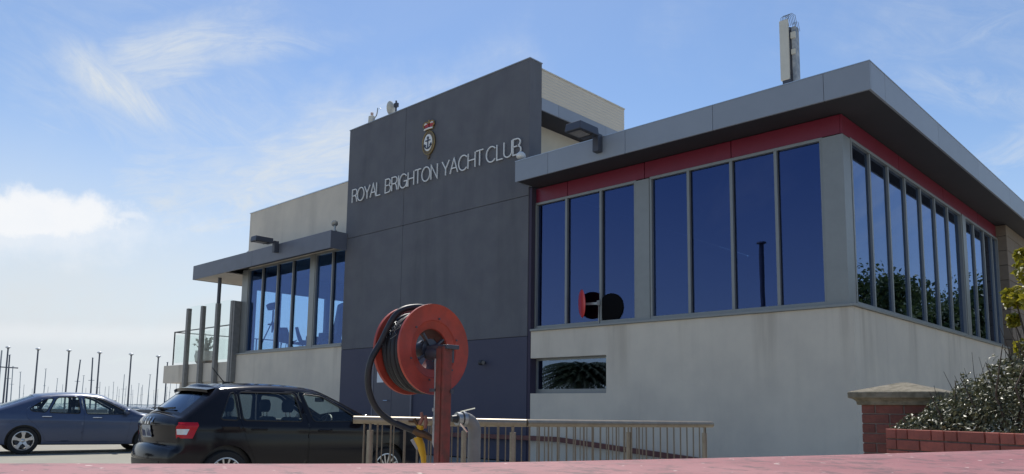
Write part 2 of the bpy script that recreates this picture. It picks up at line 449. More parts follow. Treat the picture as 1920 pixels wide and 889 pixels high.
# ------------------------------------------------------------------ geometry helpers
class MB:
    def __init__(self):
        self.v = []
        self.f = []

    def add(self, verts, faces):
        o = len(self.v)
        self.v += [tuple(p) for p in verts]
        self.f += [tuple(i + o for i in f) for f in faces]
        return self

    def box(self, x0, y0, z0, x1, y1, z1):
        v = [(x0, y0, z0), (x1, y0, z0), (x1, y1, z0), (x0, y1, z0), (x0, y0, z1), (x1, y0, z1), (x1, y1, z1), (x0, y1, z1)]
        f = [(0, 3, 2, 1), (4, 5, 6, 7), (0, 1, 5, 4), (1, 2, 6, 5), (2, 3, 7, 6), (3, 0, 4, 7)]
        return self.add(v, f)

    def bar(self, a, b, w, h, up=(0, 0, 1)):
        """box from a to b, width w across, height h along up"""
        a, b = Vector(a), Vector(b)
        d = (b - a).normalized()
        s = d.cross(Vector(up))
        if s.length < 1e-4:
            s = d.cross(Vector((0, 1, 0)))
        s.normalize()
        u = s.cross(d).normalized()
        s, u = s * w / 2, u * h / 2
        v = [a - s - u, a + s - u, a + s + u, a - s + u, b - s - u, b + s - u, b + s + u, b - s + u]
        f = [(0, 1, 2, 3), (7, 6, 5, 4), (0, 4, 5, 1), (1, 5, 6, 2), (2, 6, 7, 3), (3, 7, 4, 0)]
        return self.add(v, f)

    def tube(self, pts, rad, n=8, caps=True, closed=False):
        pts = [Vector(p) for p in pts]
        rads = rad if isinstance(rad, (list, tuple)) else [rad] * len(pts)
        vs, fs = [], []
        prev = None
        L = len(pts)
        for i, p in enumerate(pts):
            if closed:
                t = pts[(i + 1) % L] - pts[i - 1]
            else:
                t = pts[min(i + 1, L - 1)] - pts[max(i - 1, 0)]
            t.normalize()
            if prev is None:
                s = t.cross(Vector((0, 0, 1)))
                if s.length < 1e-3:
                    s = t.cross(Vector((0, 1, 0)))
            else:
                s = prev - t * prev.dot(t)
            s.normalize()
            prev = s
            u = t.cross(s)
            for k in range(n):
                a = 2 * math.pi * k / n
                vs.append(p + (s * math.cos(a) + u * math.sin(a)) * rads[i])
        for i in range(L if closed else L - 1):
            j = (i + 1) % L
            for k in range(n):
                k2 = (k + 1) % n
                fs.append((i * n + k, i * n + k2, j * n + k2, j * n + k))
        if caps and not closed:
            fs.append(tuple(range(n))[::-1])
            fs.append(tuple((L - 1) * n + k for k in range(n)))
        return self.add(vs, fs)

    def lathe(self, prof, c=(0, 0, 0), axis='z', n=24):
        """prof: (radius, height) pairs turned round the axis"""
        vs, fs = [], []
        for r_, h in prof:
            for k in range(n):
                a = 2 * math.pi * k / n
                x, y = r_ * math.cos(a), r_ * math.sin(a)
                p = {'z': (x, y, h), 'x': (h, x, y), 'y': (y, h, x)}[axis]
                vs.append((p[0] + c[0], p[1] + c[1], p[2] + c[2]))
        for i in range(len(prof) - 1):
            for k in range(n):
                k2 = (k + 1) % n
                fs.append((i * n + k, i * n + k2, (i + 1) * n + k2, (i + 1) * n + k))
        shut = abs(prof[0][0] - prof[-1][0]) + abs(prof[0][1] - prof[-1][1]) < 1e-6
        if prof[0][0] > 1e-5 and not shut:
            fs.append(tuple(range(n))[::-1])
        if prof[-1][0] > 1e-5 and not shut:
            fs.append(tuple((len(prof) - 1) * n + k for k in range(n)))
        return self.add(vs, fs)

    def prism(self, poly, fn0, fn1):
        """closed polygon of (a, b) pairs swept from fn0(a, b) to fn1(a, b)"""
        n = len(poly)
        v = [fn0(*p) for p in poly] + [fn1(*p) for p in poly]
        f = [tuple(range(n))[::-1], tuple(range(n, 2 * n))]
        f += [(i, (i + 1) % n, n + (i + 1) % n, n + i) for i in range(n)]
        return self.add(v, f)

    def mesh(self, name):
        me = bpy.data.meshes.new(name)
        me.from_pydata(self.v, [], self.f)
        bm = bmesh.new()
        bm.from_mesh(me)
        bmesh.ops.recalc_face_normals(bm, faces=bm.faces)
        bm.to_mesh(me)
        bm.free()
        return me


def world_of(o):
    p = Vector((0, 0, 0))
    while o is not None:
        p += Vector(o.location)
        o = o.parent
    return p


def obj(name, mb, m, parent=None, smooth=False, bevel=0.0, local=False, loc=None, kind=None):
    """ONE mesh object; geometry given in world axes unless local"""
    me = mb.mesh(name) if isinstance(mb, MB) else mb
    if m is not None and not me.materials:
        me.materials.append(m)
    o = bpy.data.objects.new(name, me)
    COL.objects.link(o)
    if parent is not None:
        o.parent = parent
        if not local:
            o.location = -world_of(parent)
    if loc is not None:
        o.location = loc
    if smooth:
        me.polygons.foreach_set('use_smooth', [True] * len(me.polygons))
        if smooth != True:
            me.set_sharp_from_angle(angle=R(smooth))
    if bevel:
        b = o.modifiers.new('edge', 'BEVEL')
        b.width = bevel
        b.segments = 2
        b.limit_method = 'ANGLE'
    if kind:
        o['kind'] = kind
    return o


def tag(o, label, cat, group=None):
    o['label'] = label
    o['category'] = cat
    if group:
        o['group'] = group
    return o


def thing(name, label, cat, loc=(0, 0, 0), group=None, rz=0.0):
    o = bpy.data.objects.new(name, None)
    o.empty_display_size = 0.2
    COL.objects.link(o)
    o.location = loc
    o.rotation_euler = (0, 0, rz)
    return tag(o, label, cat, group)


def dup(root, loc=None, label=None, group=None, rz=None):
    r = root.copy()
    COL.objects.link(r)
    if loc is not None:
        r.location = loc
    if rz is not None:
        r.rotation_euler = (0, 0, rz)
    if label:
        r['label'] = label
    if group:
        r['group'] = group
    for ch in root.children:
        c = ch.copy()
        COL.objects.link(c)
        c.parent = r
        for g in ch.children:
            d = g.copy()
            COL.objects.link(d)
            d.parent = c
    return r


# ------------------------------------------------------------------ stroke lettering
def arc(cx, cy, rx, ry, a0, a1, n=14):
    return [(cx + rx * math.cos(R(a0 + (a1 - a0) * i / n)), cy + ry * math.sin(R(a0 + (a1 - a0) * i / n))) for i in range(n + 1)]


GLYPH = {
    'R': (0.60, [[(0, 0), (0, 1), (0.32, 1)] + arc(0.32, 0.755, 0.245, 0.245, 90, -90, 10) + [(0, 0.51)], [(0.33, 0.51), (0.46, 0.42), (0.53, 0.26), (0.58, 0)]]),
    'O': (0.80, [arc(0.40, 0.5, 0.40, 0.5, 0, 360, 30)]),
    'Y': (0.66, [[(0, 1), (0.33, 0.45), (0.33, 0)], [(0.33, 0.45), (0.66, 1)]]),
    'A': (0.68, [[(0, 0), (0.34, 1), (0.68, 0)], [(0.12, 0.34), (0.56, 0.34)]]),
    'L': (0.46, [[(0, 1), (0, 0), (0.46, 0)]]),
    'B': (0.60, [[(0, 0.53), (0.30, 0.53)] + arc(0.30, 0.765, 0.235, 0.235, -90, 90, 10) + [(0, 1), (0, 0), (0.32, 0)] + arc(0.32, 0.265, 0.265, 0.265, -90, 90, 10)]),
    'I': (0.02, [[(0.01, 0), (0.01, 1)]]),
    'G': (0.78, [arc(0.40, 0.5, 0.40, 0.5, 40, 330, 26) + [(0.77, 0.47), (0.46, 0.47)], [(0.77, 0.47), (0.77, 0)]]),
    'H': (0.60, [[(0, 0), (0, 1)], [(0.60, 0), (0.60, 1)], [(0, 0.52), (0.60, 0.52)]]),
    'T': (0.60, [[(0, 1), (0.60, 1)], [(0.30, 1), (0.30, 0)]]),
    'N': (0.60, [[(0, 0), (0, 1), (0.60, 0), (0.60, 1)]]),
    'C': (0.74, [arc(0.40, 0.5, 0.40, 0.5, 42, 318, 26)]),
    'U': (0.60, [[(0, 1), (0, 0.30)] + arc(0.30, 0.30, 0.30, 0.30, 180, 360, 14) + [(0.60, 1)]]),
    'S': (0.56, [arc(0.29, 0.75, 0.25, 0.25, 30, 250, 12) + arc(0.29, 0.26, 0.27, 0.26, 70, -150, 12)]),
    'K': (0.58, [[(0, 0), (0, 1)], [(0.56, 1), (0.02, 0.42)], [(0.2, 0.6), (0.58, 0)]]),
    'D': (0.66, [[(0, 0.5), (0, 1), (0.25, 1)] + arc(0.25, 0.5, 0.40, 0.5, 90, -90, 16) + [(0, 0), (0, 0.5)]]),
    ' ': (0.34, []),
    '1': (0.30, [[(0.02, 0.8), (0.2, 1), (0.2, 0)]]),
    '4': (0.55, [[(0.42, 0), (0.42, 1), (0, 0.3), (0.55, 0.3)]]),
    '7': (0.52, [[(0, 1), (0.52, 1), (0.18, 0)]]),
}


def ribbon(mb, pts, w, to3, depth, d0=0.0):
    """flat stroke of width w along pts, from d0 to d0+depth off the wall; to3(a, b, d) -> world"""
    P = [Vector((p[0], p[1])) for p in pts]
    Q = [P[0]]
    for p in P[1:]:
        if (p - Q[-1]).length > 1e-5:
            Q.append(p)
    closed = (Q[0] - Q[-1]).length < 1e-4 and len(Q) > 3
    if closed:
        Q = Q[:-1]
    n = len(Q)
    Lr, Rr = [], []
    for i in range(n):
        a = Q[i - 1] if (i > 0 or closed) else None
        b = Q[(i + 1) % n] if (i < n - 1 or closed) else None
        d1 = (Q[i] - a).normalized() if a is not None else None
        d2 = (b - Q[i]).normalized() if b is not None else None
        if d1 is None:
            d1 = d2
        if d2 is None:
            d2 = d1
        n1, n2 = Vector((-d1.y, d1.x)), Vector((-d2.y, d2.x))
        m = (n1 + n2)
        if m.length < 1e-3:
            m = n1
        m.normalize()
        k = min(1.0 / max(m.dot(n1), 0.35), 2.6)
        Lr.append(Q[i] + m * w / 2 * k)
        Rr.append(Q[i] - m * w / 2 * k)
    vs, fs = [], []
    for i in range(n):
        for p, d in ((Lr[i], d0), (Rr[i], d0), (Rr[i], d0 + depth), (Lr[i], d0 + depth)):
            vs.append(to3(p.x, p.y, d))
    rngi = range(n) if closed else range(n - 1)
    for i in rngi:
        j = (i + 1) % n
        for k in range(4):
            k2 = (k + 1) % 4
            fs.append((i * 4 + k, i * 4 + k2, j * 4 + k2, j * 4 + k))
    if not closed:
        fs.append((0, 1, 2, 3))
        o = (n - 1) * 4
        fs.append((o + 3, o + 2, o + 1, o))
    mb.add(vs, fs)


def text_width(s, h, gap):
    return sum(GLYPH[c][0] * h + gap for c in s) - gap


# ------------------------------------------------------------------ leaves
def leaf_mesh(name, pts, nrm_, size, asp=0.42, fold=0.25, jitter=0.35):
    """many separate folded leaves, six triangles each, at pts pointing roughly along nrm_"""
    n = len(pts)
    pts = np.asarray(pts, float)
    d = np.asarray(nrm_, float) + rng.normal(0, 0.7, (n, 3))
    d /= np.linalg.norm(d, axis=1)[:, None]
    a = rng.normal(0, 1, (n, 3))
    a -= d * (a * d).sum(1)[:, None]
    a /= np.linalg.norm(a, axis=1)[:, None]
    b = np.cross(d, a)
    s = size * (1 + rng.uniform(-jitter, jitter, n))[:, None]
    base = pts - a * s * 0.5
    tip = pts + a * s * 0.5 - d * s * 0.10
    mid = pts - d * s * 0.02
    l = pts + b * s * asp * 0.5 + d * s * fold * 0.4
    r_ = pts - b * s * asp * 0.5 + d * s * fold * 0.4
    V = np.stack([base, l, tip, r_, mid], 1).reshape(-1, 3)
    F = np.array([[0, 4, 1], [4, 2, 1], [0, 3, 4], [4, 3, 2]])
    F = (F[None] + (np.arange(n) * 5)[:, None, None]).reshape(-1, 3)
    me = bpy.data.meshes.new(name)
    me.from_pydata(V.tolist(), [], F.tolist())
    return me


# ------------------------------------------------------------------ ground, sea
g = MB()
NX = 40
gx = [-104, -70, -50, -40, -30, -25, -20, -15, -10, -6, -3, 0, 5, 12, 30, 80, 300, 1500]
gy = [-1500, -300, -80, -30, -10, 0, 5, 10, 20, 35, 60, 120, 400, 1500]
vs = [(x, y, 0.0) for y in gy for x in gx]
fs = [(j * len(gx) + i, j * len(gx) + i + 1, (j + 1) * len(gx) + i + 1, (j + 1) * len(gx) + i) for j in range(len(gy) - 1) for i in range(len(gx) - 1)]
g.add(vs, fs)
obj('ground', g, GROUND, kind='structure')
sm = bpy.data.materials.new('sea_water')
sm.use_nodes = True
t_ = sm.node_tree
b_ = t_.nodes['Principled BSDF']
b_.inputs['Base Color'].default_value = (0.05, 0.09, 0.11, 1)
b_.inputs['Roughness'].default_value = 0.22
co_ = N(t_, 'ShaderNodeTexCoord')
bp_ = N(t_, 'ShaderNodeBump')
bp_.inputs['Strength'].default_value = 0.6
bp_.inputs['Distance'].default_value = 0.3
lk(t_, noise(t_, co_.outputs['Object'], 0.5, 6, 0.6), bp_.inputs['Height'])
lk(t_, bp_.outputs[0], b_.inputs['Normal'])
obj('sea', MB().add([(-14000, -9000, -1.3), (-103.5, -9000, -1.3), (-103.5, 9000, -1.3), (-14000, 9000, -1.3)], [(0, 1, 2, 3)]), sm, kind='structure')
sw = MB().box(-103.9, -150, -1.9, -103.4, 200, 0.50)
o = obj('sea_wall', sw, SEAWALLM)
tag(o, 'low dark wall along the edge of the marina beyond the parked cars', 'wall')

# ------------------------------------------------------------------ the building
YW, YG, XC = 13.03, 13.21, -4.71
XS = -4.86                                   # glazing plane of the side front
ZS, ZH, ZSOF, ZTOP = 2.94, 5.90, 6.31, 6.785
bld = thing('yacht_club_building', 'two storey yacht club with charcoal panel front, cream walls and blue glazing', 'building', (-12, 14, 0))


def P(name, mb, m, par=bld, **kw):
    return obj(name, mb, m, par, **kw)


# charcoal slab: six precast panels with open joints over a recessed core
TX0, TX1, TXM = -19.33, -11.95, -16.62
zs_ = [0.02, 2.84, 6.14, 9.49]
P('core', MB().box(TX0 + 0.02, 13.03, 0, TX1 - 0.012, 13.41, 9.44), JOINT)
for i in range(3):
    for (xa, xb) in ((TX0, TXM), (TXM, TX1)):
        gap = 0.005
        o = P('wall_panel', MB().box(xa + (0 if xa == TX0 else gap), 13.0, zs_[i] + gap, xb - (0 if xb == TX1 else gap), 13.43, zs_[i + 1] - (gap if i < 2 else 0.0)),
              CHAR_LOW if i == 0 else CHAR_UP, bevel=0.008)
        if i == 0:
            o['label'] = 'darker blue charcoal ground floor wall panel'
P('coping', MB().box(TX0 - 0.015, 12.985, 9.49, TX1 + 0.015, 13.445, 9.515), FASCIA, bevel=0.004)

# cream wall under the right hand glazing, with the slot for the small window
WX0, WX1, WZ0, WZ1 = -11.86, -9.74, 1.54, 2.33
for bx in ((WX0, YW, 0, WX1, 13.27, WZ0), (WX0, YW, WZ1, WX1, 13.27, ZS), (WX1, YW, 0, XC, 13.27, ZS)):
    pass
wall = MB()
xs = [WX0, WX1, XC]
zz_ = [0, WZ0, WZ1, ZS]
# front skin with opening, reveals, top and the side return in one clean shell
v = [(x, YW, z) for z in zz_ for x in xs]
f = [(0, 1, 4, 3), (6, 7, 10, 9), (1, 2, 5, 4), (4, 5, 8, 7), (7, 8, 11, 10)]
wall.add(v, f)
wall.add([(WX1, YW, WZ0), (WX1, 13.25, WZ0), (WX1, 13.25, WZ1), (WX1, YW, WZ1)], [(0, 1, 2, 3)])
wall.add([(WX0, YW, WZ0), (WX1, YW, WZ0), (WX1, 13.25, WZ0), (WX0, 13.25, WZ0)], [(0, 1, 2, 3)])
wall.add([(WX0, YW, WZ1), (WX1, YW, WZ1), (WX1, 13.25, WZ1), (WX0, 13.25, WZ1)], [(0, 1, 2, 3)])
wall.add([(WX0, YW, 0), (WX0, 13.25, 0), (WX0, 13.25, WZ0), (WX0, YW, WZ0)], [(0, 1, 2, 3)])
wall.add([(WX0, YW, WZ1), (WX0, 13.25, WZ1), (WX0, 13.25, ZS), (WX0, YW, ZS)], [(0, 1, 2, 3)])
wall.add([(XC, YW, 0), (XC, 24.0, 0), (XC, 24.0, ZS), (XC, YW, ZS)], [(0, 1, 2, 3)])
wall.add([(WX0, YW, ZS), (XC, YW, ZS), (XC, 13.45, ZS), (WX0, 13.45, ZS)], [(0, 1, 2, 3)])
wall.add([(XC - 0.4, 13.45, ZS), (XC, 13.45, ZS), (XC, 24.0, ZS), (XC - 0.4, 24.0, ZS)], [(0, 1, 2, 3)])
P('wall', wall, RENDER)
P('reveal', MB().box(TX1 + 0.004, 13.02, 0, WX0 - 0.004, 13.24, ZSOF - 0.01), mat('dark_violet_reveal', (0.055, 0.045, 0.075), 0.8))

# small ground floor window
sw_ = P('window', MB().box(WX0 + 0.0, 13.21, WZ0 + 0.004, WX1 - 0.004, 13.25, WZ0 + 0.10), FRAME, bevel=0.004)
sw_['label'] = 'small letterbox window in a deep recess on the ground floor'
P('frame', MB().box(WX0 + 0.003, 13.215, WZ1 - 0.05, WX1 - 0.004, 13.252, WZ1 - 0.003).box(WX0 + 0.003, 13.212, WZ0 + 0.10, WX0 + 0.055, 13.251, WZ1 - 0.05), FRAME, sw_)
P('pane', MB().box(WX0 + 0.05, 13.232, WZ0 + 0.09, WX1 - 0.004, 13.240, WZ1 - 0.045), SIDEPANE, sw_)
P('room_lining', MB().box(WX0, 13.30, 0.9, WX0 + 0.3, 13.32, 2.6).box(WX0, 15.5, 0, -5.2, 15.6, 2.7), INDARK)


def glazing(name, x0, x1, mull, plane, axis, label=None, z0=ZS + 0.13, z1=ZH, m=PANE, pj=0.072):
    """one bay of full height panes between two piers: window > frame, mullion, pane"""
    def B(mb, a, d0, zb, b_, d1, zt):
        # a..b_ along the wall, d0..d1 depth outwards from the glass plane
        if axis == 'x':
            mb.box(a, plane - d1, zb, b_, plane - d0, zt)
        else:
            mb.box(plane + d0, a, zb, plane + d1, b_, zt)
        return mb
    fr = MB()
    B(fr, x0, -0.05, z0 - 0.075, x1, 0.075, z0)                     # bottom rail
    w = P('window', fr, FRAME, bevel=0.004)
    P('head_frame', B(MB(), x0, -0.048, z1, x1, 0.065, z1 + 0.055), FRAME, w, bevel=0.004)
    if label:
        w['label'] = label
    P('jamb', B(MB(), x0 + 0.002, -0.045, z0, x0 + 0.052, 0.07, z1), FRAME, w, bevel=0.003)
    P('jamb', B(MB(), x1 - 0.052, -0.045, z0, x1 - 0.002, 0.07, z1), FRAME, w, bevel=0.003)
    edges = [x0] + list(mull) + [x1]
    for c in mull:
        P('mullion', B(MB(), c - 0.029, -0.045, z0, c + 0.029, pj, z1), FRAME, w, bevel=0.004)
        if axis == 'x':
            P('gasket', B(MB(), c - 0.036, -0.04, z0, c + 0.036, 0.012, z1), JOINT, w)
    for a, b_ in zip(edges[:-1], edges[1:]):
        P('pane', B(MB(), a + 0.012, -0.006, z0 - 0.01, b_ - 0.012, 0.004, z1 + 0.01), m, w)
    return w


# right hand front: bay of three panes, pier, bay of four panes, corner pier
glazing('window', -11.86, -9.05, (-10.93, -9.97), YG, 'x', 'three blue panes of upper glazing nearest the charcoal slab')
P('pier', MB().box(-9.05, 13.125, ZS + 0.055, -8.72, 13.30, ZH + 0.03), FRAME, bevel=0.005)
glazing('window', -8.72, -5.16, (-7.82, -6.9, -6.02), YG, 'x', 'four blue panes of upper glazing next to the building corner')
P('pier', MB().box(-5.158, 13.11, ZS + 0.055, -4.80, 13.46, ZH + 0.03), FRAME, bevel=0.005)
# side front: seven panes, pier, four panes
glazing('window', 13.46, 20.41, (14.44, 15.42, 16.41, 17.41, 18.4, 19.38), XS, 'y', 'long bay of seven panes on the side front', m=SIDEPANE, pj=0.045)
P('pier', MB().box(-4.95, 20.41, ZS + 0.055, -4.77, 20.70, ZH + 0.03), FRAME, bevel=0.005)
glazing('window', 20.70, 24.0, (21.63, 22.6, 23.45), XS, 'y', 'far bay of four panes on the side front', m=SIDEPANE, pj=0.045)
# sill ledge
P('sill', MB().box(-11.86, 12.985, ZS + 0.003, -4.655, 13.40, ZS + 0.052).box(-4.85, 13.40, ZS + 0.0025, -4.658, 24.0, ZS + 0.0515), FRAME, bevel=0.006)
# crimson band of panels over the glazing
for a, b_ in ((-11.858, -10.92), (-10.905, -8.86), (-8.845, -6.905), (-6.89, -4.86)):
    P('red_panel', MB().box(a, 13.165, ZH + 0.06, b_, 13.23, ZSOF - 0.012), REDBAND, bevel=0.003)
for a, b_ in ((13.17, 16.1), (16.115, 19.1), (19.115, 22.1), (22.115, 24.0)):
    P('red_panel', MB().box(-4.858 if a > 13.2 else -4.857, a, ZH + 0.06, -4.825, b_, ZSOF - 0.012), REDBAND, bevel=0.003)
P('band_backing', MB().box(-11.858, 13.235, ZH + 0.05, -4.865, 13.28, ZSOF - 0.004).box(-4.93, 13.29, ZH + 0.05, -4.87, 24.0, ZSOF - 0.004), JOINT)
# roof edge: separate fascia panels, soffit and roof
FY, FX1, FX0, FYE = 12.45, -4.09, -11.87, 27.0
fx = [FX0, -10.886, -8.828, -6.876, -4.834, FX1]
for a, b_ in zip(fx[:-1], fx[1:]):
    P('fascia_panel', MB().box(a + (0.004 if a != FX0 else 0), FY, ZSOF, b_ - (0.004 if b_ != FX1 else 0), FY + 0.04, ZTOP), FASCIA, bevel=0.003)
fy = [FY + 0.041, 13.15, 16.12, 19.1, 22.1, 25.1, FYE]
for a, b_ in zip(fy[:-1], fy[1:]):
    P('fascia_panel', MB().box(FX1 - 0.04, a + 0.004, ZSOF + 0.001, FX1, b_ - 0.004, ZTOP - 0.001), FASCIA, bevel=0.003)
P('fascia_return', MB().box(FX0, FY + 0.041, ZSOF + 0.001, FX0 + 0.04, 12.99, ZTOP - 0.001), FASCIA)
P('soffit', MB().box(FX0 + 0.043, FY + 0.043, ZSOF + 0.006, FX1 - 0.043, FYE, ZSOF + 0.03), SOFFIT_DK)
P('roof', MB().box(FX0 + 0.05, FY + 0.05, ZSOF + 0.04, FX1 - 0.05, FYE, ZTOP - 0.03), ROOFMAT)
P('roof_trim', MB().box(FX0 - 0.004, FY - 0.008, ZTOP, FX1 + 0.008, FY + 0.07, ZTOP + 0.012).box(FX1 - 0.07, FY + 0.071, ZTOP, FX1 + 0.008, FYE, ZTOP + 0.0115), ALU)
# upper floor behind the right hand glazing
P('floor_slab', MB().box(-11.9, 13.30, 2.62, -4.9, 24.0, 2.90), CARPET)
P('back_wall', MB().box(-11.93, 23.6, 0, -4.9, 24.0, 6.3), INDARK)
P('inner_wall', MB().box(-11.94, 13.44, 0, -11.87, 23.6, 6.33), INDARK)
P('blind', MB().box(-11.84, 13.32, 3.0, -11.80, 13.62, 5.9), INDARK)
# sandstone return at the far end of the side front: courses of blocks
z = 0.0
k = 0
while z < ZSOF - 0.05:
    h = min(0.40, ZSOF - 0.006 - z)
    off = 0.55 if k % 2 else 0.0
    P('stone_block', MB().box(-4.90, 24.0, z + 0.006, -4.58, 24.9 + off, z + h - 0.004), STONE, bevel=0.012)
    P('stone_block', MB().box(-4.90, 24.912 + off, z + 0.006, -4.581, 27.4, z + h - 0.004), STONE, bevel=0.012)
    z += h
    k += 1
P('stone_core', MB().box(-4.95, 24.02, 0, -4.60, 27.38, ZSOF - 0.01), JOINT)

# volume behind the slab, upper storey, plant screen
P('middle_block', MB().box(TX0 + 0.05, 13.44, 0, -12.0, 22.0, 6.6), RENDER)
P('upper_wall', MB().box(TX0 + 0.1, 13.44, 6.6, -12.70, 21.0, 8.34), BEIGE)
for a, b_ in ((13.44, 14.06), (14.066, 16.0), (16.006, 18.4), (18.406, 20.5)):
    P('upper_fascia_panel', MB().box(-12.0, a, 8.34, -11.955, b_, 8.645), FASCIA, bevel=0.003)
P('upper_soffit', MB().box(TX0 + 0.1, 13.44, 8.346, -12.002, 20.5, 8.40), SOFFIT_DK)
P('upper_roof', MB().box(TX0 + 0.1, 13.44, 8.402, -12.004, 20.5, 8.60), ROOFMAT)
# ribbed screen: horizontal corrugations
cl = MB()
nr = 9
zc0, zc1 = 8.65, 9.36
pr = []
for i in range(nr):
    zz0 = zc0 + (zc1 - zc0) * i / nr
    dz = (zc1 - zc0) / nr
    pr += [(-11.972 + 0.005 * math.sin(2 * math.pi * q / 6 - 1.57), zz0 + dz * q / 6) for q in range(6)]
pr += [(-11.977, zc1), (-12.06, zc1), (-12.06, zc0)]
cl.prism(pr, lambda x, z: (x, 13.44, z), lambda x, z: (x, 16.85, z))
P('plant_screen', cl, CLAD, smooth=60)
P('screen_trim', MB().box(-12.065, 13.44, zc1 + 0.001, -11.955, 16.87, zc1 + 0.03), CREAMPL)
P('screen_back', MB().box(TX0 + 1.5, 16.80, 8.605, -12.07, 16.86, zc1), CLAD)
P('slab_cap', MB().box(-15.6, 13.10, 9.516, -12.72, 13.5, 9.575), CREAMPL, bevel=0.01)

# left wing: cream wall, glazing, deck
LX0 = -25.6
P('wing_wall', MB().box(-30.25, YW, 0, TX0 - 0.004, 13.36, 2.02).box(-25.84, YW + 0.0005, 2.02, TX0 - 0.004, 13.36, ZS), RENDER)
P('wing_sill', MB().box(-25.84, 12.985, ZS + 0.003, TX0 - 0.004, 13.40, ZS + 0.052), FRAME, bevel=0.006)
P('pier', MB().box(-25.84, 13.12, ZS + 0.055, -25.42, 13.34, ZH + 0.05), FRAME, bevel=0.005)
glazing('window', -25.42, -21.41, (-24.45, -23.46, -22.49), YG, 'x', 'four see-through panes beside the deck', m=LEFTPANE)
P('pier', MB().box(-21.41, 13.125, ZS + 0.055, -21.15, 13.30, ZH + 0.05), FRAME, bevel=0.005)
glazing('window', -21.15, TX0 - 0.01, (-20.2,), YG, 'x', 'two see-through panes beside the charcoal slab', m=LEFTPANE)
P('upper_wing_wall', MB().box(-25.33, YW, ZH + 0.07, TX0 - 0.004, 13.36, 7.92), RENDER)
P('wing_wall_trim', MB().box(-25.36, YW - 0.02, 7.921, TX0 - 0.004, 13.39, 7.95), ALU)
P('wing_roof', MB().box(-25.33, 13.37, 6.0, TX0 + 0.03, 22.0, 6.2), ROOFMAT)
# floor, far wall, west glazing of the upstairs room
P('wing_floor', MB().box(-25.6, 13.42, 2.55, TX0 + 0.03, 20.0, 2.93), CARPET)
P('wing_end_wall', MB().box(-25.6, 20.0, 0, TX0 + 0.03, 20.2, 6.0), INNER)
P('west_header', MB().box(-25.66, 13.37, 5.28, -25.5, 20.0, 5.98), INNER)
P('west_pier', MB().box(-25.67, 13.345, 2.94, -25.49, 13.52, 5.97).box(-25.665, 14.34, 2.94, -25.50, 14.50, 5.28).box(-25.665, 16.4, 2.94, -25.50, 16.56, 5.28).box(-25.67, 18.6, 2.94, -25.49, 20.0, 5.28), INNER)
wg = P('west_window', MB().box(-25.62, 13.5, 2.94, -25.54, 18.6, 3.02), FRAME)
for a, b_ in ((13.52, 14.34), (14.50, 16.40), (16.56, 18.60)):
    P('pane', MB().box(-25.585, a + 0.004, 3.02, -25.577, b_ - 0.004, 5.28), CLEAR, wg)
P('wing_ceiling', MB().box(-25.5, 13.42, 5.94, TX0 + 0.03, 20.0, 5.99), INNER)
# canopy over the left wing: dark fascia, pale soffit over the deck
cz0, cz1 = 5.79, 6.31
CXE = -19.25
P('canopy_fascia', MB().box(-28.33, 12.43, cz0, -23.9, 12.475, cz1), FASCIA_DK, bevel=0.003)
P('canopy_fascia', MB().box(-23.893, 12.43, cz0, CXE, 12.475, cz1), FASCIA_DK, bevel=0.003)
P('canopy_end', MB().box(CXE - 0.045, 12.476, cz0 + 0.001, CXE - 0.001, 12.99, cz1 - 0.001), FASCIA_DK)
P('canopy_end', MB().box(-28.33, 12.476, cz0 + 0.001, -28.285, 17.5, cz1 - 0.001), FASCIA_DK)
P('canopy_soffit', MB().box(-28.284, 12.477, cz0 + 0.012, -25.86, 17.5, cz0 + 0.04), SOFFIT_LT)
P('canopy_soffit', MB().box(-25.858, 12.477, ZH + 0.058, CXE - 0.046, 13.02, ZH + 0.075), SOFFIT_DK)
P('canopy_roof', MB().box(-28.28, 12.48, cz1 - 0.06, CXE - 0.05, 13.02, cz1 - 0.01).box(-28.28, 13.021, cz1 - 0.06, -25.40, 17.5, cz1 - 0.01), ROOFMAT)
wd = MB().add([(-27.3, 13.3, cz1), (-25.34, 13.3, cz1), (-25.34, 13.3, 6.86), (-27.3, 17, cz1), (-25.34, 17, cz1), (-25.34, 17, 6.86)],
              [(0, 1, 2), (3, 5, 4), (0, 2, 5, 3), (1, 4, 5, 2), (0, 3, 4, 1)])
P('roof_slope', wd, ROOFMAT)
P('downlight', MB().lathe([(0.0, cz0 - 0.004), (0.07, cz0 - 0.004), (0.075, cz0 + 0.011)], (-26.5, 13.9, 0)), BLACKMETAL)
# deck slab west of the glazing
P('deck', MB().box(-31.75, 13.0, 2.03, -25.85, 18.5, 2.72), RENDER)
P('deck_floor', MB().box(-31.70, 13.37, 2.724, -25.85, 18.45, 2.76), mat('deck_boards', (0.25, 0.2, 0.16), 0.8, var=0.4, vscale=4))
P('wing_side_wall', MB().box(-30.24, 13.365, 0, -30.0, 18.4, 2.025), RENDER)
# entrance door in the slab
dr_ = P('door', MB().box(-17.64, 12.962, 0.06, -16.84, 12.985, 2.60), mat('door_paint', (0.055, 0.058, 0.09), 0.4))
P('door_frame', MB().box(-17.72, 12.955, 0.05, -17.65, 12.995, 2.68).box(-17.645, 12.956, 2.61, -15.98, 12.994, 2.68).box(-16.05, 12.957, 0.05, -15.98, 12.993, 2.605), mat('door_frame_grey', (0.12, 0.12, 0.15), 0.4), dr_)
P('handle', MB().tube([(-16.93, 12.962, 1.37), (-16.93, 12.90, 1.37), (-17.10, 12.895, 1.37)], 0.011), CHROME, dr_)
dr2 = P('door', MB().box(-16.83, 12.963, 0.06, -16.06, 12.985, 2.60), MATS['door_paint'])
P('notice', MB().box(-17.49, 12.955, 1.86, -17.20, 12.9605, 2.26), PAPER, dr_)
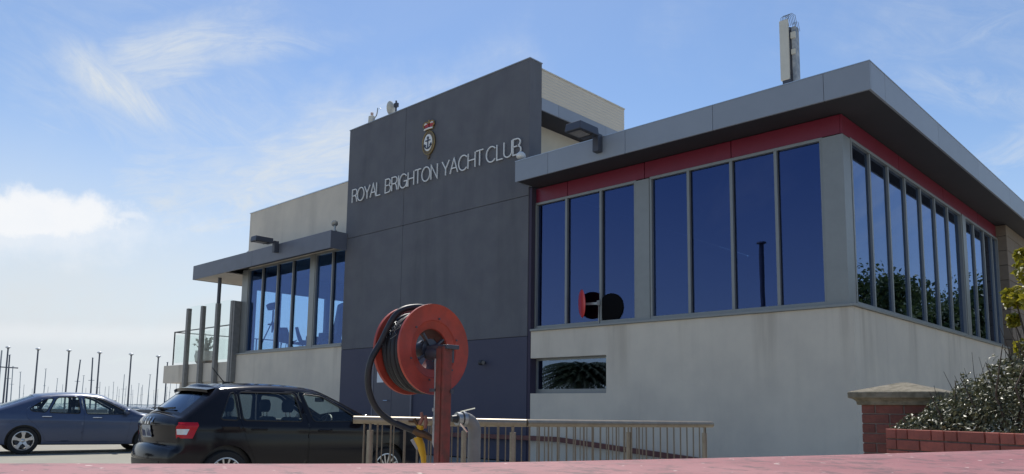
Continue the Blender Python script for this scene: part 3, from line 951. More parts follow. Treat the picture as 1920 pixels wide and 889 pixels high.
# maroon handrail on the wall, level and then falling with the ramp
hr = thing('ramp_handrail', 'maroon timber handrail on the wall behind the railings, sloping down to the right', 'handrail', (-13, 12.95, 0))
hp = [(-15.9, 12.90, 0.545), (-10.95, 12.90, 0.555), (-6.6, 12.90, 0.22)]
hm = MB()
for a, b_ in zip(hp[:-1], hp[1:]):
    hm.bar(a, b_, 0.05, 0.105)
obj('rail', hm, HANDRAIL_WOOD, hr, bevel=0.01)
for x in (-15.5, -14.2, -12.9, -11.6):
    obj('bracket', MB().box(x - 0.02, 12.926, 0.50, x + 0.02, 12.998, 0.53), BLACKMETAL, hr)
for x in (-10.4, -9.1, -7.8):
    zq = 0.555 + (x + 10.95) / 4.35 * -0.335
    obj('bracket', MB().box(x - 0.02, 12.926, zq - 0.045, x + 0.02, 13.028, zq - 0.015), BLACKMETAL, hr)

# ------------------------------------------------------------------ sign and crest
sg = thing('sign_lettering', 'silver raised lettering reading ROYAL BRIGHTON YACHT CLUB across the charcoal slab', 'sign', (-15.5, 13.0, 7.18))


def to_wall(x, z, d):
    return (x, 12.965 - d, z)


def letters(parent, txt, x0, x1, z0, h, w, m, depth, name='letter', fn=to_wall, xs=1.07):
    gap = 0.13 * h
    wsum = sum(GLYPH[c][0] for c in txt) * h * xs
    gap = ((x1 - x0) - wsum) / (len(txt) - 1)
    x = x0
    for c in txt:
        gw, st = GLYPH[c]
        if st:
            mb = MB()
            for i, s in enumerate(st):
                ribbon(mb, [(x + p[0] * h * xs, z0 + p[1] * h) for p in s], w, fn, depth - 0.001 * i, 0.0015 * i)
            obj(name, mb, m, parent)
        x += gw * h * xs + gap


letters(sg, 'ROYAL', -19.0, -17.63, 7.185, 0.388, 0.029, LETTER, 0.026, xs=1.05)
letters(sg, 'BRIGHTON', -17.40, -15.17, 7.185, 0.388, 0.029, LETTER, 0.026, xs=1.07)
letters(sg, 'YACHT', -14.98, -13.44, 7.182, 0.388, 0.029, LETTER, 0.026, xs=1.10)
letters(sg, 'CLUB', -13.33, -12.16, 7.18, 0.388, 0.029, LETTER, 0.026, xs=1.12)

cr = thing('crest', 'painted club crest with a crown above an anchor in a white oval on the slab', 'crest', (-15.57, 13.0, 8.1))
CXc, CZc = -15.575, 8.235


def oval(rx, rz, n=36, cz=CZc):
    return [(CXc + 0.94 * rx * math.cos(2 * math.pi * i / n), cz + rz * math.sin(2 * math.pi * i / n)) for i in range(n)]


def plate(poly, d0, d1):
    return MB().prism(poly, lambda a, b: (a, 13.0 - d0, b), lambda a, b: (a, 13.0 - d1, b))


obj('belt', plate(oval(0.275, 0.335), 0.002, 0.045), mat('belt_brown', (0.10, 0.07, 0.045), 0.5, var=0.7, vscale=22, col2=(0.22, 0.15, 0.06)), cr, bevel=0.01)
rim_ = MB()
rim_.tube([(p[0], 12.955, p[1]) for p in oval(0.262, 0.322)], 0.012, 6, closed=True)
rim_.tube([(p[0], 12.955, p[1]) for p in oval(0.185, 0.24)], 0.010, 6, closed=True)
obj('gilt_edge', rim_, GOLD, cr)
obj('field', plate(oval(0.178, 0.232), 0.046, 0.058), ENAMEL_W, cr)
an = MB()
fz = lambda x, z, d: (CXc + x, 12.941 - d, CZc + z)
ribbon(an, [(0, 0.10), (0, -0.16)], 0.034, fz, 0.014)
ribbon(an, [(-0.10, 0.055), (0.10, 0.055)], 0.030, fz, 0.016, 0.001)
ribbon(an, arc(0, 0.13, 0.03, 0.03, 0, 360, 12), 0.018, fz, 0.015, 0.0005)
ribbon(an, [(-0.13, -0.06)] + arc(0, -0.05, 0.12, 0.115, 190, 350, 12) + [(0.13, -0.06)], 0.032, fz, 0.0145, 0.0007)
ribbon(an, [(-0.15, -0.10), (-0.13, -0.035), (-0.075, -0.075)], 0.022, fz, 0.0135, 0.0012)
ribbon(an, [(0.15, -0.10), (0.13, -0.035), (0.075, -0.075)], 0.022, fz, 0.0135, 0.0012)
obj('anchor', an, ENAMEL_N, cr)
pend = MB()
pend.prism([(-0.06, -0.30), (0.06, -0.30), (0.045, -0.40), (0.0, -0.455), (-0.045, -0.40)], lambda a, b: (CXc + a, 12.998, CZc + b), lambda a, b: (CXc + a, 12.958, CZc + b))
obj('belt_tail', pend, MATS['belt_brown'], cr)
cz_ = CZc + 0.335
crown = MB()
crown.prism([(-0.135, 0.0), (0.135, 0.0), (0.15, 0.055), (-0.15, 0.055)], lambda a, b: (CXc + a * 1.22, 12.996, cz_ + 0.03 + b), lambda a, b: (CXc + a * 1.22, 12.95, cz_ + 0.03 + b))
for s_ in (-1, 1):
    crown.tube([(CXc + s_ * a * 1.22, 12.955, cz_ + b) for a, b in ((0.13, 0.085), (0.185, 0.15), (0.17, 0.225), (0.10, 0.255), (0.03, 0.235), (0.0, 0.205))], 0.017, 6)
    for q in range(5):
        a, b = ((0.155, 0.115), (0.188, 0.16), (0.178, 0.21), (0.13, 0.25), (0.07, 0.252))[q]
        crown.lathe([(0, -0.016), (0.016, 0), (0, 0.016)], (CXc + s_ * a * 1.22, 12.938, cz_ + b), n=6)
crown.tube([(CXc, 12.955, cz_ + 0.2), (CXc, 12.955, cz_ + 0.30)], 0.012, 6)
crown.tube([(CXc - 0.035, 12.954, cz_ + 0.275), (CXc + 0.035, 12.954, cz_ + 0.275)], 0.012, 6)
obj('crown', crown, GOLD, cr)
cap_ = MB()
for s_ in (-1, 1):
    cap_.prism([(s_ * 0.015, 0.09), (s_ * 0.125, 0.09), (s_ * 0.165, 0.15), (s_ * 0.15, 0.21), (s_ * 0.09, 0.235), (s_ * 0.02, 0.20)],
               lambda a, b: (CXc + a * 1.22, 12.997, cz_ + b), lambda a, b: (CXc + a * 1.22, 12.962, cz_ + b))
obj('crown_velvet', cap_, ENAMEL_R, cr)
er = MB()
for s_ in (-1, 1):
    er.tube([(CXc + s_ * a * 1.22, 12.952, cz_ + b) for a, b in ((0.145, 0.185), (0.11, 0.215), (0.06, 0.20))], 0.02, 6)
er.tube([(CXc + a * 1.22, 12.944, cz_ + b) for a, b in ((-0.14, 0.045), (-0.07, 0.058), (0, 0.062), (0.07, 0.058), (0.14, 0.045))], 0.022, 6)
obj('ermine', er, ENAMEL_W, cr)

# ------------------------------------------------------------------ lamps, cameras, dishes, antenna
def shoebox(x, y, z, w, d, h, label, mount):
    t = thing('floodlight', label, 'floodlight', (x, y, z), 'box floodlights on the roof edges')
    hd = MB()
    top, bot = 1.0, 0.93
    hd.add([(x - w / 2, y - d / 2, z), (x + w / 2, y - d / 2, z), (x + w / 2, y + d / 2, z), (x - w / 2, y + d / 2, z),
            (x - w / 2 * bot, y - d / 2 * bot, z + h), (x + w / 2 * bot, y - d / 2 * bot, z + h), (x + w / 2 * bot, y + d / 2 * bot, z + h), (x - w / 2 * bot, y + d / 2 * bot, z + h)],
           [(0, 3, 2, 1), (4, 5, 6, 7), (0, 1, 5, 4), (1, 2, 6, 5), (2, 3, 7, 6), (3, 0, 4, 7)])
    obj('housing', hd, DKGREY, t, bevel=0.012)
    obj('lens', MB().box(x - w * 0.38, y - d * 0.40, z - 0.012, x + w * 0.30, y + d * 0.18, z - 0.001), LENS, t)
    obj('lens_frame', MB().box(x - w * 0.46, y - d * 0.46, z - 0.018, x + w * 0.46, y - d * 0.405, z + 0.004), BLACKMETAL, t)
    obj('lens_frame', MB().box(x - w * 0.46, y + d * 0.19, z - 0.018, x + w * 0.46, y + d * 0.24, z + 0.004), BLACKMETAL, t)
    arm = MB()
    arm.tube([(x, y + d / 2 - 0.02, z + h * 0.5), (x, mount - 0.10, z + h * 0.5)], 0.04, 10)
    obj('arm', arm, DKGREY, t, smooth=40)
    obj('bracket', MB().box(x - 0.075, mount - 0.16, z - 0.25, x + 0.075, mount - 0.003, z + h * 0.75), DKGREY, t, bevel=0.012)
    return t


shoebox(-9.46, 11.86, 6.70, 0.40, 0.62, 0.17, 'dark box floodlight reaching out from the long grey roof edge on the right', FY)
shoebox(-22.25, 11.88, 6.27, 0.36, 0.62, 0.16, 'dark box floodlight reaching out from the canopy over the left wing', 12.43)

cc = thing('security_camera', 'small white dome camera at the end of the roof edge below the letter B', 'camera', (-11.74, 12.6, ZTOP))
obj('dome', MB().lathe([(0.0, 0.22), (0.055, 0.21), (0.10, 0.165), (0.112, 0.11), (0.10, 0.075), (0.0, 0.06)], (-11.76, 12.52, ZTOP + 0.01), n=16), WHITEPL, cc, smooth=True)
obj('stem', MB().tube([(-11.73, 12.60, ZTOP + 0.005), (-11.73, 12.60, ZTOP + 0.12), (-11.75, 12.53, ZTOP + 0.16)], 0.022, 8), WHITEPL, cc)
sp = thing('spotlight', 'small silver spotlight on the right end of the left canopy', 'spotlight', (-19.25, 12.6, cz1))
obj('stem', MB().tube([(-19.32, 12.6, cz1 - 0.02), (-19.32, 12.6, cz1 + 0.17)], 0.03, 8).box(-19.39, 12.56, cz1, -19.25, 12.64, cz1 + 0.02), GALV, sp)
hd = MB().lathe([(0.0, -0.05), (0.085, -0.04), (0.10, 0.0), (0.095, 0.02), (0.05, 0.04), (0.0, 0.045)], n=16)
o = obj('head', hd, GALV, sp, smooth=35, local=True)
o.location = (-0.09, 0.0, 0.24)
o.rotation_euler = (R(20), R(125), 0)
wl = thing('wall_lamp', 'small black wall lamp on the dark ground floor of the charcoal slab', 'lamp', (-13.36, 13.0, 2.26))
obj('body', MB().lathe([(0.0, 0), (0.06, 0.005), (0.062, 0.10), (0.0, 0.11)], (-13.36, 12.875, 2.27), 'x', 12).box(-13.32, 12.89, 2.24, -13.28, 12.998, 2.30), BLACKMETAL, wl)
obj('lens', MB().lathe([(0.0, 0.0), (0.05, 0.003), (0.05, 0.012), (0.0, 0.014)], (-13.245, 12.875, 2.27), 'x', 12), LENS, wl)


d1 = thing('weather_station', 'small weather station with a bent arm on top of the charcoal slab', 'weather station', (-18.42, 13.2, 9.5))
obj('mast', MB().tube([(-18.40, 13.2, 9.5), (-18.40, 13.2, 9.72)], 0.025, 8), GALV, d1)
obj('panel', MB().prism([(-0.02, -0.08), (0.22, -0.02), (0.20, 0.14), (0.0, 0.16)], lambda a, b: (-18.66 + a, 13.18, 9.68 + b), lambda a, b: (-18.66 + a, 13.26, 9.66 + b)), CREAMPL, d1)
obj('sensor', MB().lathe([(0, 0), (0.045, 0.01), (0.045, 0.07), (0, 0.09)], (-18.52, 13.2, 9.84), n=10), mat('sensor_pink', (0.55, 0.40, 0.36), 0.5), d1)
obj('arm', MB().tube([(-18.40, 13.2, 9.70), (-18.22, 13.15, 9.74), (-18.12, 13.1, 9.79), (-18.10, 13.1, 9.92)], 0.017, 8), GALV, d1)
obj('cup', MB().lathe([(0, 0), (0.025, 0.02), (0, 0.04)], (-17.98, 13.1, 9.85), n=8), GALV, d1)
d2 = thing('dish_antenna', 'round grey dish aerial standing on top of the charcoal slab', 'dish', (-17.38, 13.2, 9.5))
obj('mast', MB().tube([(-17.36, 13.2, 9.5), (-17.36, 13.2, 9.97)], 0.026, 8), DKGREY, d2)
dm = obj('reflector', MB().lathe([(0.0, 0.0), (0.10, 0.012), (0.17, 0.04), (0.215, 0.085), (0.21, 0.09), (0.16, 0.05), (0.0, 0.015)], n=22), CREAMPL, d2, smooth=40, local=True)
dm.location = (-0.10, -0.01, 0.27)
dm.rotation_euler = (0, R(-84), R(20))
obj('feed_box', MB().box(-17.43, 13.17, 9.78, -17.30, 13.25, 9.90), DKGREY, d2)

at = thing('phone_antenna', 'tall cream panel antenna standing on the flat roof at the right', 'antenna', (-7.0, 16.0, 6.75))
obj('mast', MB().tube([(-6.97, 16.12, 6.7), (-6.97, 16.12, 9.72)], 0.05, 10), DKGREY, at)
obj('panel', MB().box(-7.12, 15.93, 8.46, -6.925, 16.02, 9.86), CREAMPL, at, bevel=0.02)
obj('panel', MB().box(-6.90, 16.06, 8.40, -6.80, 16.25, 9.70), mat('antenna_grey_blue', (0.20, 0.23, 0.27), 0.5, var=0.9, vscale=5, col2=(0.5, 0.5, 0.48), vmap=(1, 1, 1)), at, bevel=0.015)
obj('bracket', MB().box(-7.03, 16.02, 8.62, -6.93, 16.12, 8.68).box(-7.03, 16.02, 9.62, -6.93, 16.12, 9.68).box(-7.08, 15.95, 8.38, -6.90, 16.1, 8.455), DKGREY, at)
cb = MB()
for i in range(6):
    a = -7.09 + i * 0.035
    cb.tube([(a, 15.97, 9.85), (a + 0.01, 15.96, 9.93), (a + 0.07, 15.99, 9.975), (a + 0.12, 16.05, 9.93), (a + 0.13, 16.1, 9.75)], 0.006, 5)
for i in range(3):
    a = -6.88 + i * 0.035
    cb.tube([(a, 16.1, 9.68), (a + 0.01, 16.1, 9.80), (a + 0.04, 16.14, 9.80), (a + 0.05, 16.2, 9.6)], 0.005, 5)
obj('cable', cb, mat('cable_grey', (0.16, 0.18, 0.2), 0.5), at)
# junk on the dark half of the antenna
obj('connector_box', MB().box(-6.905, 16.03, 9.42, -6.80, 16.07, 9.56), CREAMPL, at)
obj('connector_box', MB().box(-6.90, 16.03, 9.05, -6.81, 16.07, 9.16), CREAMPL, at)

# ------------------------------------------------------------------ deck screen, balustrade, things on the deck
ds = thing('glass_screen', 'tall glass wind screen between grey posts in front of the deck', 'screen', (-28, 12.9, 0))
px0 = [-29.55, -28.33, -27.13, -25.98]
for i, x in enumerate(px0):
    obj('post', MB().box(x - 0.085, 12.84, 0, x + 0.085, 12.985, 4.86), GALV_DULL, ds, bevel=0.006)
for a, b_ in zip(px0[:-1], px0[1:]):
    obj('pane', MB().box(a + 0.09, 12.905, 2.80, b_ - 0.09, 12.917, 4.92), CLEAR, ds)
obj('return_panel', MB().box(-25.89, 12.86, 2.0, -25.78, 13.10, 4.84), GALV_DULL, ds, bevel=0.004)
cpn = obj('canopy_post', MB().tube([(-27.13, 12.91, 4.862), (-27.13, 12.91, cz0 + 0.02)], 0.065, 12), DKGREY, None, smooth=40)
tag(cpn, 'slim round dark post holding up the canopy over the deck', 'post')
bl = thing('balustrade', 'frameless glass balustrade with thin dark posts round the deck', 'balustrade', (-29, 13.2, 2.76))
bx = [-31.68, -30.55, -29.3, -28.1, -26.9, -25.95]
for x in bx:
    obj('post', MB().box(x - 0.022, 13.30, 2.77, x + 0.022, 13.34, 4.08), BLACKMETAL, bl)
for a, b_ in zip(bx[:-1], bx[1:]):
    obj('pane', MB().box(a + 0.03, 13.315, 2.86, b_ - 0.03, 13.325, 4.00), CLEAR, bl)
obj('top_rail', MB().box(-31.70, 13.295, 4.081, -25.93, 13.345, 4.12), BLACKMETAL, bl)
for y in (14.5, 15.7, 16.9, 18.1):
    obj('post', MB().box(-31.70, y - 0.02, 2.77, -31.66, y + 0.02, 4.08), BLACKMETAL, bl)
obj('side_rail', MB().box(-31.705, 13.346, 4.0815, -31.655, 18.12, 4.1195), BLACKMETAL, bl)
for a, b_ in zip((13.35, 14.5, 15.7, 16.9), (14.5, 15.7, 16.9, 18.1)):
    obj('pane', MB().box(-31.686, a + 0.03, 2.86, -31.676, b_ - 0.03, 4.0), CLEAR, bl)

pp = thing('pot_plant', 'leafy plant in a pale round pot on the deck behind the glass', 'pot plant', (-30.1, 13.9, 2.76))
obj('pot', MB().lathe([(0.26, 0), (0.36, 0.12), (0.40, 0.34), (0.36, 0.50), (0.38, 0.54), (0.33, 0.54), (0.32, 0.48), (0, 0.47)], (-30.1, 13.9, 2.765), n=20), POT, pp, smooth=40)
pts, nn = [], []
for i in range(14):
    a = rng.uniform(0, 6.28)
    rr = rng.uniform(0.15, 0.62)
    hh = rng.uniform(0.35, 0.95)
    for t_i in np.linspace(0.2, 1, 16):
        pts.append((-30.1 + math.cos(a) * rr * t_i, 13.9 + math.sin(a) * rr * t_i * 0.6, 3.25 + hh * (t_i - 0.25 * t_i ** 2) * 0.9))
        nn.append((math.cos(a), math.sin(a), 0.7))
obj('leaves', leaf_mesh('leaves', pts, nn, 0.16, 0.4), LEAF_POT, pp)
pb = MB()
for k in range(9):
    a = k * 0.7
    pb.tube([(-30.1, 13.9, 3.2), (-30.1 + math.cos(a) * 0.2, 13.9 + math.sin(a) * 0.15, 3.6 + 0.05 * k)], 0.012, 5)
obj('stem', pb, BARK, pp)


def slat_chair(x, y, z, label, rz=0.0):
    t = thing('deck_chair', label, 'chair', (x, y, z), None, rz)
    for sx in (-0.24, 0.24):
        for sy in (-0.22, 0.22):
            obj('leg', MB().box(sx - 0.016, sy - 0.016, 0, sx + 0.016, sy + 0.016, 0.44 if sy < 0 else 0.88), FURN, t, local=True)
    obj('seat', MB().box(-0.26, -0.26, 0.44, 0.26, 0.26, 0.465), FURN, t, local=True)
    for k in range(7):
        obj('slat', MB().box(-0.23, 0.205, 0.50 + k * 0.055, 0.23, 0.222, 0.535 + k * 0.055), POT, t, local=True)
    return t


slat_chair(-26.55, 13.75, 2.765, 'slatted outdoor chair on the deck behind the glass screen', R(60))

# furniture seen through the left wing's glass
tp = thing('telescope', 'telescope on a tall tripod inside the glazed upstairs room', 'telescope', (-24.97, 13.9, 2.93))
tm = MB()
for k in range(3):
    a = R(90 + 120 * k + 25)
    tm.tube([(-24.97, 13.9, 4.18), (-24.97 + math.cos(a) * 0.50, 13.9 + math.sin(a) * 0.50, 2.935)], 0.022, 6)
tm.tube([(-24.97, 13.9, 3.75), (-24.97, 13.9, 4.55)], 0.03, 8)
obj('tripod', tm, FURN, tp)
obj('tray', MB().lathe([(0.0, 0), (0.17, 0.0), (0.17, 0.03), (0, 0.03)], (-24.97, 13.9, 4.02), n=14), FURN, tp)
obj('tube', MB().tube([(-25.09, 13.72, 4.62), (-25.03, 13.8, 4.66), (-24.92, 14.0, 4.72), (-24.85, 14.12, 4.74)], [0.10, 0.13, 0.13, 0.09], 10), FURN, tp, smooth=40)


def shell_chair(x, y, label, rz, group='shell chairs in the glazed upstairs room'):
    t = thing('shell_chair', label, 'chair', (x, y, 2.935), group, rz)
    sh = MB()
    prof = [(-0.24, 0.50), (-0.10, 0.43), (0.12, 0.43), (0.20, 0.50), (0.27, 0.72), (0.33, 0.95)]
    vs, fs = [], []
    for j, (yy, zz1) in enumerate(prof):
        for s in np.linspace(-1, 1, 7):
            w = (0.25, 0.26, 0.26, 0.25, 0.23, 0.17)[j]
            vs.append((s * w, yy - 0.05 * s * s * (j > 2), zz1 + 0.05 * s * s * (j < 4)))
    for j in range(5):
        for i in range(6):
            fs.append((j * 7 + i, j * 7 + i + 1, (j + 1) * 7 + i + 1, (j + 1) * 7 + i))
    sh.add(vs, fs)
    s_o = obj('shell', sh, FURN, t, local=True, smooth=True)
    so = s_o.modifiers.new('thick', 'SOLIDIFY')
    so.thickness = 0.025
    for sx in (-0.2, 0.2):
        for sy in (-0.2, 0.2):
            obj('leg', MB().tube([(sx * 0.6, sy * 0.6, 0.43), (sx, sy, 0.0)], 0.013, 6), FURN, t, local=True)
    return t


shell_chair(-24.45, 14.2, 'dark shell chair behind the glass, nearest the telescope', R(205))
shell_chair(-23.75, 14.45, 'dark shell chair behind the glass, farther into the room', R(160))
ac = thing('armchair', 'high backed dark armchair behind the glass next to the pier', 'armchair', (-21.9, 14.6, 2.935))
obj('seat', MB().box(-22.3, 14.25, 3.0, -21.6, 14.95, 3.38), FURN, ac, bevel=0.05)
obj('backrest', MB().add([(-22.0, 14.85, 3.3), (-21.3, 14.6, 3.3), (-21.2, 14.75, 4.75), (-21.75, 14.95, 4.75), (-21.9, 15.05, 3.3), (-21.2, 14.8, 3.3), (-21.12, 14.9, 4.75), (-21.65, 15.1, 4.75)],
                         [(0, 1, 2, 3), (5, 4, 7, 6), (0, 4, 5, 1), (1, 5, 6, 2), (2, 6, 7, 3), (3, 7, 4, 0)]), FURN, ac, bevel=0.06)
obj('armrest', MB().box(-22.5, 14.2, 3.2, -22.31, 14.95, 3.62), FURN, ac, bevel=0.04)
obj('leg', MB().box(-22.25, 14.3, 2.936, -22.2, 14.35, 3.0), FURN, ac)
dup(ac, (-23.25, 14.95, 2.935), 'high backed dark armchair behind the glass, deeper in the room left of the pier')
bs = thing('sideboard', 'dark cabinet with two tall shapes on it inside the room beside the slab', 'cabinet', (-20.6, 16.0, 2.935))
obj('carcass', MB().box(-21.6, 15.9, 2.94, -19.6, 16.4, 3.75), FURN, bs, bevel=0.01)
obj('top', MB().box(-21.64, 15.88, 3.752, -19.56, 16.42, 3.79), FURN, bs)
vz = tag(obj('vase', MB().lathe([(0.16, 0), (0.24, 0.3), (0.20, 0.8), (0.12, 1.0), (0.14, 1.05)], (-20.9, 16.1, 3.792), n=14), FURN, None, smooth=40), 'tall dark vase on the cabinet in the upstairs room', 'vase')
tb = thing('low_table', 'low dark table inside the left wing glazing', 'table', (-24.9, 15.2, 2.935))
obj('top', MB().box(-25.35, 14.7, 3.42, -24.3, 15.6, 3.46), FURN, tb)
for sx in (-25.28, -24.37):
    for sy in (14.77, 15.53):
        obj('leg', MB().box(sx - 0.025, sy - 0.025, 2.936, sx + 0.025, sy + 0.025, 3.42), FURN, tb)

# red and black discs on the window ledge
dd = thing('disc_ornament', 'red disc and black disc on a metal bracket at the foot of a pane', 'ornament', (-10.0, 13.1, 3.0))
def disc(mb_r, th, ctr, nrm_, tilt=0):
    m_ = MB().lathe([(0.0, -th / 2), (mb_r * 0.92, -th / 2), (mb_r, 0), (mb_r * 0.92, th / 2), (0.0, th / 2)], n=28)
    q_ = Vector(nrm_).to_track_quat('Z', 'Y').to_matrix().to_4x4()
    m_.v = [tuple(Matrix.Translation(ctr) @ q_ @ Vector(p)) for p in m_.v]
    return m_
obj('red_disc', disc(0.305, 0.03, (-10.375, 13.02, 3.455), (0.62, 0.78, 0.05)), mat('signal_red', (0.60, 0.03, 0.03), 0.3), dd, smooth=35)
obj('black_disc', disc(0.31, 0.02, (-9.73, 13.175, 3.33), (0.05, -1, 0.0)), mat('disc_black', (0.005, 0.005, 0.006), 0.8, spec=0.1), dd, smooth=35)
obj('bracket', MB().bar((-10.34, 13.02, 3.44), (-10.0, 13.12, 3.44), 0.03, 0.05).box(-10.03, 13.09, 3.40, -9.96, 13.14, 3.50), GALV, dd)
obj('stay', MB().bar((-10.0, 13.12, 3.41), (-10.0, 13.12, 2.995), 0.015, 0.02), GALV, dd)


# ------------------------------------------------------------------ cars
def resample(pts, step, closed=False):
    P_ = [np.array(p, float) for p in pts]
    if closed:
        P_ = P_ + [P_[0]]
    out = [P_[0]]
    for a, b in zip(P_[:-1], P_[1:]):
        n = max(1, int(math.ceil(np.linalg.norm(b - a) / step)))
        for i in range(1, n + 1):
            out.append(a + (b - a) * i / n)
    if closed:
        out = out[:-1]
    return np.array(out)


def smooth_curve(pts, n=6):
    """Catmull-Rom through the control points, n steps each; returns points and the index of each control point"""
    P_ = np.array(pts, float)
    Q = np.vstack([2 * P_[0] - P_[1], P_, 2 * P_[-1] - P_[-2]])
    out, idx = [], []
    for i in range(1, len(Q) - 2):
        idx.append(len(out))
        p0, p1, p2, p3 = Q[i - 1], Q[i], Q[i + 1], Q[i + 2]
        L = np.linalg.norm(p2 - p1)
        # limit tangents so tight corners do not overshoot
        m1 = (p2 - p0) / 2
        m2 = (p3 - p1) / 2
        for m_ in (m1, m2):
            k = np.linalg.norm(m_)
            if k > L:
                m_ *= L / k
        for j in range(n):
            t = j / n
            h00, h10, h01, h11 = 2 * t ** 3 - 3 * t ** 2 + 1, t ** 3 - 2 * t ** 2 + t, -2 * t ** 3 + 3 * t ** 2, t ** 3 - t ** 2
            out.append(h00 * p1 + h10 * m1 + h01 * p2 + h11 * m2)
    idx.append(len(out))
    out.append(P_[-1])
    return np.array(out), idx


def soft(poly, q=0.22, it=2):
    """polygon with its corners cut round"""
    P_ = [np.array(p, float) for p in poly]
    for k in range(it):
        out = []
        n = len(P_)
        for i in range(n):
            a, b, c = P_[i - 1], P_[i], P_[(i + 1) % n]
            la, lc = np.linalg.norm(b - a), np.linalg.norm(c - b)
            out += [b + (a - b) * min(q, 0.032 / (k + 1) / la), b + (c - b) * min(q, 0.032 / (k + 1) / lc)]
        P_ = out
    return [tuple(p) for p in P_]


def inside(poly, pts):
    x, z = pts[:, 0], pts[:, 1]
    r = np.zeros(len(pts), bool)
    n = len(poly)
    for i in range(n):
        x1, z1 = poly[i]
        x2, z2 = poly[(i + 1) % n]
        c = ((z1 > z) != (z2 > z)) & (x < (x2 - x1) * (z - z1) / (z2 - z1 + 1e-12) + x1)
        r ^= c
    return r


def dist_to(poly, pts, closed=True):
    n = len(poly)
    best = np.full(len(pts), 1e9)
    for i in range(n if closed else n - 1):
        a, b = poly[i], poly[(i + 1) % n]
        ab = b - a
        t = np.clip(((pts - a) @ ab) / (ab @ ab + 1e-12), 0, 1)
        d = np.linalg.norm(pts - (a + t[:, None] * ab), axis=1)
        best = np.minimum(best, d)
    return best


